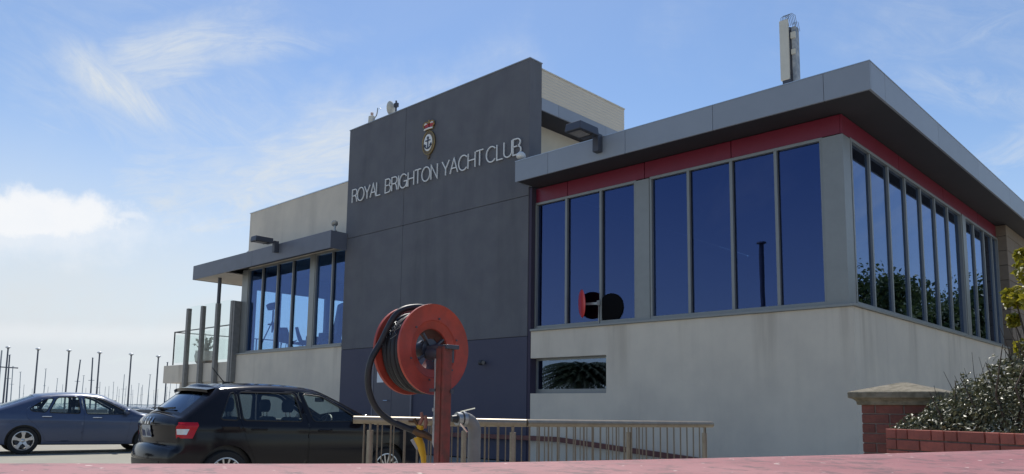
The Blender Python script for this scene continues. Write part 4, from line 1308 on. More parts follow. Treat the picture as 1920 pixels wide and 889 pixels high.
class CarShape:
    def __init__(self, prof, sill, arches, w, belt, tumble, xr, xf, round_r=0.07, tailtuck=0.16, nosetuck=0.22, crease=None):
        self.top, self.idx = smooth_curve(prof)
        self.w, self.belt, self.tumble, self.xr, self.xf, self.rr = w, belt, tumble, xr, xf, round_r
        self.tt, self.nt = tailtuck, nosetuck
        self.crease = crease
        low = [tuple(self.top[-1])]
        for cx, r in sorted(arches, reverse=True):
            a0 = math.degrees(math.asin((sill - 0.31) / r))
            low += [(cx + r * math.cos(R(a)), 0.31 + r * math.sin(R(a))) for a in np.linspace(a0, 180 - a0, 20)]
        self.outline = np.vstack([self.top, np.array(low[1:])])
        self.arches = arches
        self.sill = sill

    def y(self, P_):
        P_ = np.atleast_2d(P_)
        x, z = P_[:, 0], P_[:, 1]
        y = np.full(len(x), self.w)
        d = np.clip(self.xr + 0.75 - x, 0, None) / 0.75
        y -= self.tt * d ** 2.4
        d = np.clip(x - (self.xf - 0.9), 0, None) / 0.9
        y -= self.nt * d ** 2.2
        up = np.clip(z - self.belt, 0, None)
        y -= self.tumble * up + 0.25 * up ** 2
        y -= 0.035 * np.clip((z - 0.62) / 0.35, -2, 1) ** 2 * (z < self.belt) + 0.035 * (z >= self.belt)
        if self.crease:
            zc = self.crease[0] + self.crease[1] * x
            y += 0.016 * np.exp(-((z - zc) / 0.035) ** 2) * np.where(z > zc, 1, 0.6)
        dd_ = dist_to(self.top, P_, closed=False)
        r = self.rr
        e = np.clip(r - dd_, 0, r)
        y -= r - np.sqrt(np.maximum(r * r - e * e, 0))
        return y

    def panel(self, outer, holes=(), step=0.055, off=0.0, side=-1, mat_=None):
        outer = resample(outer, step, True)
        holes = [resample(h, step, True) for h in holes]
        lo, hi = outer.min(0), outer.max(0)
        X, Z = np.meshgrid(np.arange(lo[0] + step * .5, hi[0], step), np.arange(lo[1] + step * .5, hi[1], step * 0.8))
        G = np.stack([X.ravel(), Z.ravel()], 1)
        k = inside(outer, G) & (dist_to(outer, G) > step * 0.35)
        for h in holes:
            k &= ~inside(h, G) & (dist_to(h, G) > step * 0.35)
        G = G[k]
        # extra rows of points where the shoulder rounds over
        T = resample(self.top, 0.03)
        tg = np.gradient(T, axis=0)
        tg /= np.linalg.norm(tg, axis=1)[:, None] + 1e-9
        ring = np.vstack([T + np.stack([tg[:, 1], -tg[:, 0]], 1) * d for d in (0.008, 0.024, 0.048, 0.078)])
        k = inside(outer, ring) & (dist_to(outer, ring) > 0.006)
        for h in holes:
            k &= ~inside(h, ring) & (dist_to(h, ring) > 0.012)
        dk = dist_to(self.top, ring, closed=False)
        k &= dk > 0.006
        ring = ring[k]
        G = G[dist_to(self.top, G, closed=False) > 0.095]
        G = np.vstack([G, ring])
        V, E = [], []
        for L in [outer] + holes:
            o = len(V)
            V += [tuple(p) for p in L]
            E += [(o + i, o + (i + 1) % len(L)) for i in range(len(L))]
        V += [tuple(p) for p in G]
        vo, _, fo, _, _, _ = delaunay_2d_cdt([Vector(v) for v in V], E, [], 0, 1e-5)
        vo = np.array([(v.x, v.y) for v in vo])
        F = np.array([f for f in fo if len(f) == 3])
        C_ = vo[F].mean(1)
        k = inside(outer, C_)
        for h in holes:
            k &= ~inside(h, C_)
        F = F[k]
        y = self.y(vo) + off
        mb = MB()
        mb.add([(p[0], side * yy, p[1]) for p, yy in zip(vo, y)], [tuple(int(i) for i in f) for f in F])
        return mb

    def strip_pt(self, i, s, off=0.0):
        """point on the cross-car skin at profile index i (may be fractional), s in -1..1"""
        T = self.top
        i0 = int(min(max(math.floor(i), 0), len(T) - 2))
        p = T[i0] + (T[i0 + 1] - T[i0]) * (i - i0)
        a, b = T[max(i0 - 1, 0)], T[min(i0 + 2, len(T) - 1)]
        t = (b - a) / np.linalg.norm(b - a)
        nn_ = np.array([-t[1], t[0]])
        ye = float(self.y(np.array([p]))[0])
        crown = 0.035 + 0.075 * abs(nn_[0])
        q = p + nn_ * (crown * (1 - s * s) + off)
        return (q[0], s * ye, q[1])

    def strip(self, i0, i1, s0, s1, ns=12, off=0.0, every=1):
        ii = list(np.arange(i0, i1 + 1e-6, every))
        if ii[-1] < i1:
            ii.append(i1)
        ss = np.linspace(s0, s1, ns + 1)
        mb = MB()
        vs = [self.strip_pt(i, s, off) for i in ii for s in ss]
        n = ns + 1
        fs = [(a * n + b, a * n + b + 1, (a + 1) * n + b + 1, (a + 1) * n + b) for a in range(len(ii) - 1) for b in range(ns)]
        mb.add(vs, fs)
        return mb


def merge(*mbs):
    m = MB()
    for b in mbs:
        m.add(b.v, b.f)
    return m


def wheel(t, x, y, r, side, style):
    """tyre and alloy rim; side is the sign of y"""
    w = 0.20
    tm_ = MB().lathe([(r * 0.66, -w / 2), (r * 0.93, -w / 2), (r, -w / 2 + 0.03), (r, w / 2 - 0.03), (r * 0.93, w / 2), (r * 0.66, w / 2), (r * 0.66, -w / 2)], axis='y', n=36)
    o = obj('wheel', tm_, TYRE, t, local=True, smooth=40)
    o.location = (x, y, r)
    rm = MB().lathe([(r * 0.70, side * 0.102), (r * 0.65, side * 0.104), (r * 0.61, side * 0.075), (r * 0.60, -side * 0.06), (r * 0.675, -side * 0.06), (r * 0.675, side * 0.09), (r * 0.70, side * 0.102)], axis='y', n=36)
    if style == 'five':
        for k in range(5):
            a = R(90 + 72 * k)
            d = Vector((math.cos(a), 0, math.sin(a)))
            e = Vector((-math.sin(a), 0, math.cos(a)))
            i_, o_ = r * 0.12, r * 0.64
            yo, yi = side * 0.092, side * 0.045
            v = []
            for rad, hw in ((i_, 0.040), (r * 0.36, 0.026), (o_, 0.050)):
                for yy in (yo - side * 0.012 * (rad < r * 0.3), yi):
                    v += [d * rad + e * hw + Vector((0, yy, 0)), d * rad - e * hw + Vector((0, yy, 0))]
            f = []
            for q in (0, 4):
                f += [(q, q + 1, q + 5, q + 4), (q + 2, q + 6, q + 7, q + 3), (q, q + 4, q + 6, q + 2), (q + 1, q + 3, q + 7, q + 5)]
            rm.add(v, f)
    else:
        for k in range(14):
            a = R(360 / 14 * k)
            d = Vector((math.cos(a), 0, math.sin(a)))
            rm.bar(d * r * 0.14 + Vector((0, side * 0.075, 0)), d * r * 0.64 + Vector((0, side * 0.09, 0)), 0.022, 0.022, up=(0, 1, 0))
    rm.lathe([(0.0, side * 0.088), (r * 0.10, side * 0.085), (r * 0.17, side * 0.07), (r * 0.17, side * 0.03), (0, side * 0.03)], axis='y', n=18)
    obj('rim', rm, ALLOY, o, local=True, smooth=30)
    obj('brake_disc', MB().lathe([(0, -0.01), (r * 0.52, -0.01), (r * 0.52, 0.01), (0, 0.01)], axis='y', n=20), DKGREY, o, local=True)


def seat(t, x, y, front=True):
    sb = MB()
    sb.box(x - 0.05, y - 0.25, 0.34, x + 0.42, y + 0.25, 0.52)
    sb.add([(x - 0.08, y - 0.25, 0.45), (x + 0.06, y - 0.25, 0.45), (x + 0.06, y + 0.25, 0.45), (x - 0.08, y + 0.25, 0.45),
            (x - 0.26, y - 0.21, 1.03), (x - 0.14, y - 0.21, 1.04), (x - 0.14, y + 0.21, 1.04), (x - 0.26, y + 0.21, 1.03)],
           [(0, 3, 2, 1), (4, 5, 6, 7), (0, 1, 5, 4), (1, 2, 6, 5), (2, 3, 7, 6), (3, 0, 4, 7)])
    s = obj('seat', sb, SEAT, t, local=True, bevel=0.05)
    hb = MB()
    zb = 1.10
    n = 10
    prof = [(0.0, 0.0), (0.09, 0.0), (0.125, 0.04), (0.13, 0.12), (0.10, 0.18), (0.0, 0.19)]
    hb.lathe(prof, (0, 0, 0), 'z', 14)
    hb.v = [(p[0] * 0.55 - 0.24 + x, p[1] + y, p[2] + zb) for p in hb.v]
    obj('headrest', hb, SEAT, s, local=True, smooth=True)
    obj('headrest_post', MB().tube([(x - 0.22, y - 0.06, 1.0), (x - 0.235, y - 0.06, 1.12)], 0.008, 6).tube([(x - 0.22, y + 0.06, 1.0), (x - 0.235, y + 0.06, 1.12)], 0.008, 6), CHROME, s, local=True)
    return s


def shrink(poly, d):
    P_ = np.array(poly, float)
    n = len(P_)
    area = sum(P_[i][0] * P_[(i + 1) % n][1] - P_[(i + 1) % n][0] * P_[i][1] for i in range(n))
    sg_ = 1 if area > 0 else -1
    out = []
    for i in range(n):
        a, b, c = P_[i - 1], P_[i], P_[(i + 1) % n]
        t1, t2 = (b - a) / np.linalg.norm(b - a), (c - b) / np.linalg.norm(c - b)
        n1, n2 = np.array([-t1[1], t1[0]]) * sg_, np.array([-t2[1], t2[0]]) * sg_
        m = n1 + n2
        m /= max(np.linalg.norm(m), 1e-6)
        out.append(tuple(b + m * d / max(m @ n1, 0.5)))
    return out


def build_car(name, label, cat_group, sh, paint, doors, windows, strip_glass, style, r, glass_front, glass_rear, side_glasses, belt_trim=True):
    """doors: list of outlines; windows: list of (outline, door index or None)"""
    t = thing(name, label, 'car', (0, 0, 0), cat_group)
    doors = [soft(d) for d in doors]
    windows = [(soft(w), k) for w, k in windows]
    half = []
    for side in (-1, 1):
        holes = [list(map(tuple, d)) for d in doors] + [w for w, di in windows if di is None]
        half.append(sh.panel(sh.outline, holes, side=side))
    rw, ws = strip_glass            # (profile index range, half width s)
    n = len(sh.top) - 1
    parts = []
    def rows(a, b):
        parts.append(sh.strip(a, b, -1, 1, 14))
    rows(0, rw[0])
    rows(rw[1], ws[0])
    rows(ws[1], n)
    for (a, b, s) in (rw, ws):
        parts.append(sh.strip(a, b, -1, -s, 2))
        parts.append(sh.strip(a, b, s, 1, 2))
    body = obj('body', merge(*half, *parts), paint, t, local=True, smooth=35)
    # weld the skins into one sheet
    bm = bmesh.new()
    bm.from_mesh(body.data)
    bmesh.ops.remove_doubles(bm, verts=bm.verts, dist=0.002)
    bmesh.ops.recalc_face_normals(bm, faces=bm.faces)
    bm.to_mesh(body.data)
    bm.free()
    body.data.polygons.foreach_set('use_smooth', [True] * len(body.data.polygons))
    body.data.set_sharp_from_angle(angle=R(38))
    obj('rear_window', sh.strip(rw[0], rw[1], -rw[2], rw[2], 10, -0.006), glass_rear, t, local=True, smooth=True)
    obj('windscreen', sh.strip(ws[0], ws[1], -ws[2], ws[2], 10, -0.006), glass_front, t, local=True, smooth=True)
    for side in (-1, 1):
        for di, d in enumerate(doors):
            holes = [w for w, k in windows if k == di]
            o = obj('door', sh.panel(shrink(d, 0.003), holes, side=side), paint, t, local=True, smooth=True)
            # handle
            hx, hz = sh.handles[di]
            yh = float(sh.y(np.array([[hx, hz]]))[0])
            obj('handle', MB().tube([(hx - 0.10, side * (yh + 0.002), hz), (hx - 0.08, side * (yh + 0.035), hz + 0.004), (hx + 0.08, side * (yh + 0.037), hz + 0.004), (hx + 0.10, side * (yh + 0.002), hz)], 0.014, 8),
                CHROME if sh.chrome_handle else paint, o, local=True, smooth=50)
        for wi, (w, k) in enumerate(windows):
            obj('side_window', sh.panel(shrink(w, -0.012), (), side=side, off=-0.014), side_glasses[wi], t, local=True, smooth=True)
            tr_ = resample(w, 0.05, True)
            y_ = sh.y(tr_)
            obj('window_seal', MB().tube([(p[0], side * (yy - 0.002), p[1]) for p, yy in zip(tr_, y_)], 0.011, 5, closed=True), TRIM, t, local=True)
    # inside: dark lining below the belt, floor, pillars lining, dashboard
    lin = MB()
    lo = [(sh.xr + 0.14, sh.sill + 0.05), (sh.xf - 0.25, sh.sill + 0.05), (sh.xf - 0.25, sh.belt - 0.34), (sh.xf - 1.15, sh.belt - 0.08), (sh.xr + 0.3, sh.belt - 0.06), (sh.xr + 0.14, sh.belt - 0.14)]
    for side in (-1, 1):
        b_ = sh.panel(lo, (), step=0.12, off=-0.085, side=side)
        lin.add(b_.v, b_.f)
    lin.box(sh.xr + 0.15, -sh.w + 0.16, sh.sill - 0.02, sh.xf - 0.3, sh.w - 0.16, sh.sill + 0.06)
    obj('lining', lin, TRIM, t, local=True)
    wb = sh.wb
    obj('dashboard', MB().box(wb - 0.62, -sh.w + 0.14, 0.62, wb - 0.25, sh.w - 0.14, sh.belt - 0.015), DASH, t, local=True, bevel=0.05)
    sw_o = obj('steering_wheel', MB().tube([(0.18 * math.cos(a), 0.18 * math.sin(a), 0) for a in np.linspace(0, 2 * math.pi, 25)[:-1]], 0.016, 6, closed=True).bar((-0.17, 0, 0), (0.17, 0, 0), 0.03, 0.02), TRIM, t, local=True)
    sw_o.location = (wb - 0.82, -0.36, sh.belt - 0.03)
    sw_o.rotation_euler = (0, R(-65), 0)
    for y_ in (-0.36, 0.36):
        seat(t, sh.seats[0], y_)
        seat(t, sh.seats[1], y_)
    mi = obj('rear_mirror', MB().box(wb - 0.72, -0.12, sh.mirror_z - 0.035, wb - 0.69, 0.12, sh.mirror_z + 0.035).box(wb - 0.69, -0.01, sh.mirror_z, wb - 0.62, 0.01, sh.mirror_z + 0.03), TRIM, t, local=True, bevel=0.01)
    for side in (-1, 1):
        mx, mz = sh.door_mirror
        ym = float(sh.y(np.array([[mx, mz]]))[0])
        mm = MB().lathe([(0.0, -0.06), (0.075, -0.05), (0.10, 0.0), (0.085, 0.05), (0.0, 0.07)], axis='x', n=14)
        mm.v = [(p[0] + mx, side * (ym + 0.13) + p[1] * 1.15, mz + 0.06 + p[2] * 0.85) for p in mm.v]
        mm.box(mx - 0.03, min(side * (ym - 0.01), side * (ym + 0.09)), mz + 0.0, mx + 0.05, max(side * (ym - 0.01), side * (ym + 0.09)), mz + 0.05)
        obj('door_mirror', mm, paint, t, local=True, smooth=40)
    for side in (-1, 1):
        for cx in (0, wb):
            wheel(t, cx, side * (sh.w - 0.125), r, side, style)
        # wheel wells
        well = MB()
        for cx, ra in sh.arches:
            arcp = [(cx + ra * math.cos(R(a)), 0.31 + ra * math.sin(R(a))) for a in np.linspace(-15, 195, 22)]
            y_o = sh.w - 0.05
            vs = [(x, side * y_o, z) for x, z in arcp] + [(x, side * (y_o - 0.30), z) for x, z in arcp]
            k = len(arcp)
            well.add(vs, [(i, i + 1, k + i + 1, k + i) for i in range(k - 1)])
            well.add([(x, side * (y_o - 0.30), z) for x, z in arcp], [tuple(range(k))])
        obj('wheel_well', well, TRIM, t, local=True)
    return t


# --- black hatchback
hatch_prof = [(-0.58, 0.24), (-0.665, 0.32), (-0.69, 0.50), (-0.655, 0.615), (-0.60, 0.66), (-0.60, 0.78), (-0.625, 0.93), (-0.58, 1.005),
              (-0.52, 1.035), (-0.10, 1.385), (-0.06, 1.415), (0.35, 1.455), (0.80, 1.467), (1.20, 1.445), (1.46, 1.395), (2.20, 1.035), (2.32, 1.00), (2.85, 0.90),
              (3.12, 0.78), (3.25, 0.62), (3.29, 0.45), (3.22, 0.22)]
hs = CarShape(hatch_prof, 0.22, [(0, 0.365), (2.47, 0.365)], 0.865, 0.94, 0.34, -0.69, 3.29, 0.075, 0.15, 0.24, crease=(0.905, -0.022))
hs.wb, hs.handles, hs.chrome_handle = 2.47, [(0.42, 0.875), (1.40, 0.86)], False
hs.seats, hs.mirror_z, hs.door_mirror = (1.30, 0.42), 1.30, (1.98, 0.96)
iw = hs.idx
h_rear_d = [(0.19, 0.90), (0.26, 0.70), (0.38, 0.47), (0.42, 0.29), (1.13, 0.28), (1.15, 0.93), (1.04, 1.395), (0.155, 1.39), (0.17, 0.97)]
h_front_d = [(1.15, 0.28), (2.03, 0.28), (2.07, 0.62), (2.10, 0.985), (1.92, 1.11), (1.42, 1.375), (1.05, 1.395), (1.16, 0.93)]
h_qw = [(-0.10, 1.0), (0.15, 0.99), (0.135, 1.352), (0.075, 1.345)]
h_rw = [(0.205, 0.99), (1.07, 0.98), (1.0, 1.368), (0.185, 1.36)]
h_fw = [(1.235, 0.98), (1.99, 0.99), (1.86, 1.09), (1.42, 1.335), (1.12, 1.362)]
hatch = build_car('parked_car', 'black hatchback seen from behind its rear corner, red and clear tail light', 'parked cars', hs, CARBLACK,
                  [h_rear_d, h_front_d], [(h_qw, None), (h_rw, 0), (h_fw, 1)], ((iw[8] + 0.5, iw[9] - 0.5, 0.84), (iw[14] + 0.8, iw[15] - 0.6, 0.90)), 'multi', 0.305, CARGLASS, DARKGLASS, [DARKGLASS2, DARKGLASS2, CARGLASS])
# spoiler, wiper, aerial, tail lamps, plate and letters
spm = MB()
ss_ = np.linspace(-1, 1, 15)
va = []
for s in ss_:
    p = Vector(hs.strip_pt(iw[10] + 2.5, s * 0.90, 0.006))
    yq = s * 0.575
    q = Vector((-0.30 + 0.09 * s * s, yq, 1.408 - 0.028 * s * s))
    qb = q + Vector((0.012, 0, -0.038))
    pb_ = Vector(hs.strip_pt(iw[9] - 0.6, s * 0.90, -0.002))
    va += [p, q, qb, pb_]
spm.add(va, [(i * 4 + k, i * 4 + (k + 1) % 4, (i + 1) * 4 + (k + 1) % 4, (i + 1) * 4 + k) for i in range(14) for k in range(4)] + [(0, 1, 2, 3), (56 + 3, 56 + 2, 56 + 1, 56)])
obj('spoiler', spm, CARBLACK, hatch, local=True, smooth=40)
a_ = Vector(hs.strip_pt(iw[8] + 0.2, 0.0, 0.02))
b_ = Vector(hs.strip_pt(iw[8] + 1.0, -0.55, 0.018))
obj('rear_wiper', MB().bar(a_, b_, 0.018, 0.022).bar(a_ + Vector((0, 0.30, 0.012)), a_ + Vector((0.0, -0.08, 0.0)), 0.012, 0.015).lathe([(0, -0.02), (0.035, -0.015), (0.035, 0.02), (0, 0.025)], a_, n=12), TRIM, hatch, local=True)
p0 = Vector(hs.strip_pt(iw[11] - 1, -0.02, 0.0))
obj('aerial', MB().tube([p0 + Vector((0, 0, -0.01)), p0 + Vector((-0.20, 0, 0.21))], [0.008, 0.005], 6).box(p0.x - 0.04, -0.035, p0.z - 0.012, p0.x + 0.05, 0.005, p0.z + 0.02), TRIM, hatch, local=True)
for side in (-1, 1):
    # clip to the body outline: drop what hangs over the tail
    s0, s1 = (0.95, 1.0)
    st_ = hs.strip(iw[5] - 0.6, iw[6] + 1.5, s0 if side > 0 else -s1, s1 if side > 0 else -s0, 6, 0.006, 0.5)
    lo_ = hs.panel([(-0.598, 0.76), (-0.44, 0.76), (-0.375, 0.92), (-0.38, 0.96), (-0.59, 0.96), (-0.615, 0.90)], (), step=0.04, off=0.006, side=side)
    l_o = obj('tail_light', lo_, LAMPRED, hatch, local=True, smooth=40)
    a0_, a1_ = (0.96, 0.998)
    cl_ = hs.strip(iw[5] + 1.2, iw[5] + 4.0, a0_ if side > 0 else -a1_, a1_ if side > 0 else -a0_, 5, 0.010, 0.5)
    cl2 = hs.panel([(-0.600, 0.805), (-0.51, 0.805), (-0.48, 0.875), (-0.610, 0.875)], (), step=0.04, off=0.011, side=side)
    obj('lens', cl2, LAMPWHITE, l_o, local=True, smooth=40)
pl_ = obj('number_plate', hs.strip(iw[5] - 0.6, iw[5] + 5.2, -0.235, 0.235, 4, 0.014, 0.7), PLATE, hatch, local=True)


def tail_fn(a, b, d):
    """a: metres across (right of the picture = +), b: profile index offset in metres up, d: off the skin"""
    i = iw[5] + 5.0 * (b - 0.78) / 0.125
    s = -a / 0.80
    p = hs.strip_pt(i, s, 0.0)
    q = hs.strip_pt(i, s, 0.0155 + d)
    return q


pm = MB()
letters(pl_, '1DU 4AC', -0.20, 0.20, 0.79, 0.075, 0.014, mat('plate_blue', (0.05, 0.07, 0.16), 0.5), 0.003, 'plate_character', tail_fn, 0.8)
for ch in list(pl_.children):
    ch.location = (0, 0, 0)
xq = -0.24
for c in 'SKODA':
    gw, st = GLYPH[c]
    bm_ = MB()
    for i, s in enumerate(st):
        ribbon(bm_, [(xq + p[0] * 0.05, 0.93 + p[1] * 0.05) for p in s], 0.011, tail_fn, 0.006 - 0.0004 * i, -0.006 + 0.0003 * i)
    obj('badge_letter', bm_, CHROME, hatch, local=True)
    xq += gw * 0.05 + 0.075
obj('bumper_insert', hs.strip(iw[0] + 1, iw[2] - 1, -0.8, 0.8, 10, 0.004), TRIM, hatch, local=True, smooth=True)
obj('tailgate_gap', merge(hs.strip(iw[4] - 0.2, iw[4] + 0.5, -0.78, 0.78, 10, 0.002, 0.7), hs.strip(iw[7] - 0.2, iw[7] + 0.2, -0.9, 0.9, 10, 0.002, 0.4)), TRIM, hatch, local=True)
hatch.location = (-10.50, 4.87, 0.0)
hatch.rotation_euler = (0, R(0.4), R(87))

# --- steel blue sedan
sed_prof = [(-0.92, 0.26), (-1.0, 0.36), (-1.03, 0.55), (-1.0, 0.80), (-0.95, 0.96), (-0.88, 1.0), (-0.62, 1.025), (-0.50, 1.045), (0.22, 1.335), (0.32, 1.365), (0.65, 1.405),
            (1.0, 1.425), (1.35, 1.412), (1.66, 1.36), (2.42, 1.00), (2.52, 0.965), (3.05, 0.88), (3.42, 0.76), (3.57, 0.62), (3.61, 0.45), (3.54, 0.25)]
sd = CarShape(sed_prof, 0.23, [(0, 0.365), (2.67, 0.365)], 0.865, 0.93, 0.36, -1.03, 3.61, 0.08, 0.17, 0.26, crease=(0.79, -0.012))
sd.wb, sd.handles, sd.chrome_handle = 2.67, [(0.44, 0.87), (1.50, 0.86)], True
sd.seats, sd.mirror_z, sd.door_mirror = (1.38, 0.52), 1.26, (2.12, 0.95)
is_ = sd.idx
s_rear_d = [(0.02, 0.85), (0.24, 0.66), (0.38, 0.44), (0.43, 0.30), (1.19, 0.29), (1.21, 0.93), (1.13, 1.378), (0.60, 1.36), (0.26, 1.24), (0.02, 1.05)]
s_front_d = [(1.21, 0.29), (2.18, 0.29), (2.22, 0.62), (2.28, 0.96), (2.12, 1.07), (1.66, 1.315), (1.42, 1.372), (1.14, 1.38), (1.22, 0.93)]
s_w0 = [(0.08, 1.045), (0.13, 0.985), (0.41, 0.965), (0.56, 1.295), (0.46, 1.29), (0.26, 1.19)]
s_w1 = [(0.47, 0.96), (1.125, 0.945), (1.08, 1.345), (0.64, 1.32)]
s_w2 = [(1.26, 0.94), (2.22, 0.945), (2.06, 1.055), (1.62, 1.29), (1.40, 1.345), (1.20, 1.347)]
sedan = build_car('parked_car', 'steel blue sedan with five spoke alloy wheels parked side on at the left', 'parked cars', sd, CARBLUE,
                  [s_rear_d, s_front_d], [(s_w0, 0), (s_w1, 0), (s_w2, 1)], ((is_[7] + 0.5, is_[8] - 0.5, 0.86), (is_[13] + 0.8, is_[14] - 0.6, 0.90)), 'five', 0.315, CARGLASS, CARGLASS, [CARGLASS] * 3)
for side in (-1, 1):
    sk = sd.panel([(0.44, 0.235), (2.24, 0.235), (2.24, 0.285), (0.44, 0.285)], (), step=0.08, off=0.014, side=side)
    obj('side_skirt', sk, CARBLUE, sedan, local=True, smooth=True)
    tl_ = sd.panel([(-0.99, 0.74), (-0.78, 0.78), (-0.66, 0.90), (-0.70, 0.95), (-0.93, 0.93)], (), step=0.05, off=0.006, side=side)
    obj('tail_light', tl_, LAMPRED, sedan, local=True, smooth=True)
    hl = sd.panel([(3.10, 0.70), (3.46, 0.60), (3.44, 0.70), (3.15, 0.81)], (), step=0.05, off=0.006, side=side)
    obj('headlight', hl, LAMPWHITE, sedan, local=True, smooth=True)
sedan.location = (-21.42, 5.47, 0.0)
sedan.rotation_euler = (0, R(0.5), R(82))
# dark car beyond, only its nose reaches into the picture
dcar = dup(sedan, (-29.5, 3.7, 0.0), 'dark car at the left edge with only its bonnet in view behind the blue sedan')
for ch in dcar.children:
    if ch.name.split('.')[0] in ('body', 'door', 'side_skirt', 'door_mirror'):
        ch.data = ch.data.copy()
        ch.data.materials.clear()
        ch.data.materials.append(CARGREY)
        for g_ in ch.children:
            pass

# ------------------------------------------------------------------ hose reel on its post
RC = Vector((-3.89, 3.33, 1.565))
hrl = thing('hose_reel', 'big orange red hose reel wound with black hose on a rusty red post', 'hose reel', (-3.85, 3.33, 0))
RD = 0.298
for dx in (0.0, -0.245):
    pr_ = [(0.115, dx + 0.012), (0.115, dx - 0.012)]
    dprof = [(0.132, -0.030), (0.136, -0.020), (0.155, -0.014), (0.185, -0.004), (0.192, 0.004), (0.285, 0.008), (0.297, 0.014), (RD, 0.004), (0.296, -0.008), (0.19, -0.012), (0.145, -0.026), (0.132, -0.030)]
    if dx < 0:
        dprof = [(r_, -h) for r_, h in dprof]
    o = obj('flange', MB().lathe(dprof, (RC.x + dx, RC.y, RC.z), 'x', 56), REELRED, hrl, smooth=30)
    for k in range(6):
        a = R(60 * k + 20)
        obj('bolt', MB().lathe([(0, 0), (0.007, 0), (0.007, 0.007), (0, 0.008)], (RC.x + dx + (0.004 if dx == 0 else -0.012), RC.y + 0.205 * math.cos(a), RC.z + 0.205 * math.sin(a)), 'x', 6), DKGREY, o)
    sp2 = MB()
    for k in range(4):
        a = R(90 * k + 35)
        sp2.bar((RC.x + dx * 0.9 - 0.02, RC.y, RC.z), (RC.x + dx * 0.9 - 0.03, RC.y + 0.125 * math.cos(a), RC.z + 0.125 * math.sin(a)), 0.022, 0.012)
    obj('spoke', sp2, DKGREY, o)
dm_ = MB().lathe([(0.133, -0.232), (0.138, -0.022)], RC, 'x', 28)
dm_.f = [f_ for f_ in dm_.f if len(f_) == 4]
obj('drum', dm_, mat('drum_red', (0.16, 0.03, 0.022), 0.6, var=0.6, vscale=14), hrl, smooth=50)
obj('hub', MB().lathe([(0.0, -0.26), (0.045, -0.26), (0.05, -0.05), (0.032, -0.03), (0.026, 0.09), (0, 0.09)], RC, 'x', 16).lathe([(0.0, -0.05), (0.07, -0.048), (0.07, -0.035), (0.0, -0.03)], RC, 'x', 16), DKGREY, hrl, smooth=40)
# wound hose: two layers of turns
hose = MB()
for lay, (rad, n_, x0) in enumerate(((0.162, 5, -0.226), (0.200, 5, -0.222), (0.234, 5, -0.226))):
    pts = []
    for k in range(n_ * 40 + 1):
        a = 2 * math.pi * k / 40
        xx = x0 + 0.041 * k / 40 if lay != 1 else -0.018 - 0.041 * k / 40
        xx = min(max(xx + 0.010 * math.sin(a * 0.61 + 2 * lay), -0.218), -0.026)
        rr = rad + 0.007 * math.sin(a * 0.37 + lay) + 0.004 * math.sin(a * 1.9 + lay) + max(0.0, -math.sin(a) - 0.1) ** 1.5 * (0.008, 0.015, 0.040)[lay]
        pts.append((RC.x + xx, RC.y + rr * math.cos(a), RC.z + rr * math.sin(a)))
    hose.tube(pts, 0.0215, 8)
obj('wound_hose', hose, RUBBER, hrl, smooth=60)
# free end: leaves the top, falls in a loop and comes back to the nozzle


def at(px, py, d):
    """point d metres ahead of the photograph's viewpoint, for laying out the reel's small parts"""
    v = fwd + r2 * ((px - 960) / FX) - u2 * ((py - CY) / FX)
    return Vector((0, 0, 1.18)) + v * d


lp = [Vector((RC.x - 0.10, RC.y + 0.10, RC.z + 0.268)), Vector((RC.x - 0.11, RC.y - 0.06, RC.z + 0.282)), Vector((RC.x - 0.13, RC.y - 0.21, RC.z + 0.225)), at(713, 644, 5.03), at(697, 672, 5.0), at(690, 704, 4.99), at(693, 737, 5.0), at(707, 767, 5.03), at(730, 787, 5.05), at(757, 800, 5.05), at(778, 808, 5.05)]
cr_, _ = smooth_curve([tuple(p) for p in lp], 6)
obj('loose_hose', MB().tube(cr_, 0.0205, 10), RUBBER, hrl, smooth=60)
tag(hrl, 'big orange red hose reel wound with black hose on a rusty red post', 'hose reel')
# wires caught on the hose
wr = MB()
for k in range(7):
    a0 = rng.uniform(1.6, 2.9)
    pts = []
    for j in range(8):
        a = a0 + 0.12 * j
        pts.append((RC.x - 0.215 + 0.026 * k + 0.02 * math.sin(3 * j + k), RC.y - (0.272 + 0.015 * abs(math.sin(j * 1.7 + k))) * math.sin(a), RC.z - (0.272 + 0.012 * math.sin(j + k)) * math.cos(a) * -1 * -0.8))
    wr.tube(pts, 0.0016, 4)
obj('loose_wire', wr, GALV, hrl)
# post: folded channel with a plate and bracket
PX, PY = -3.745, 3.30
post = MB()
post.box(PX - 0.034, PY - 0.034, 0, PX + 0.034, PY + 0.034, 1.575)
obj('post', post, POSTRED, hrl, bevel=0.006)
obj('post_flange', MB().box(PX - 0.040, PY - 0.0385, 0, PX - 0.0345, PY + 0.050, 1.56).box(PX - 0.034, PY - 0.041, 0, PX + 0.01, PY - 0.0345, 1.56), POSTRED, hrl)
obj('bearing_bracket', MB().box(PX - 0.15, PY - 0.03, 1.556, PX + 0.055, PY + 0.075, 1.583).box(PX - 0.02, PY + 0.035, 1.47, PX + 0.03, PY + 0.055, 1.556), DKGREY, hrl, bevel=0.004)
obj('axle_housing', MB().lathe([(0, -0.06), (0.04, -0.06), (0.045, 0.0), (0.03, 0.05), (0, 0.05)], (PX - 0.09, PY + 0.0, 1.535), 'x', 14), DKGREY, hrl, smooth=40)
obj('base_plate', MB().box(PX - 0.11, PY - 0.11, 0.0, PX + 0.11, PY + 0.11, 0.012), POSTRED, hrl)
obj('cross_strap', MB().box(PX - 0.09, PY - 0.046, 1.285, PX - 0.036, PY - 0.036, 1.305).box(PX + 0.030, PY + 0.02, 1.275, PX + 0.042, PY + 0.045, 1.300), DKGREY, hrl)
wp = MB()
wp.tube([at(818, 672, 5.02), at(817.5, 740, 5.02), at(816, 790, 5.02)], 0.0125, 10)
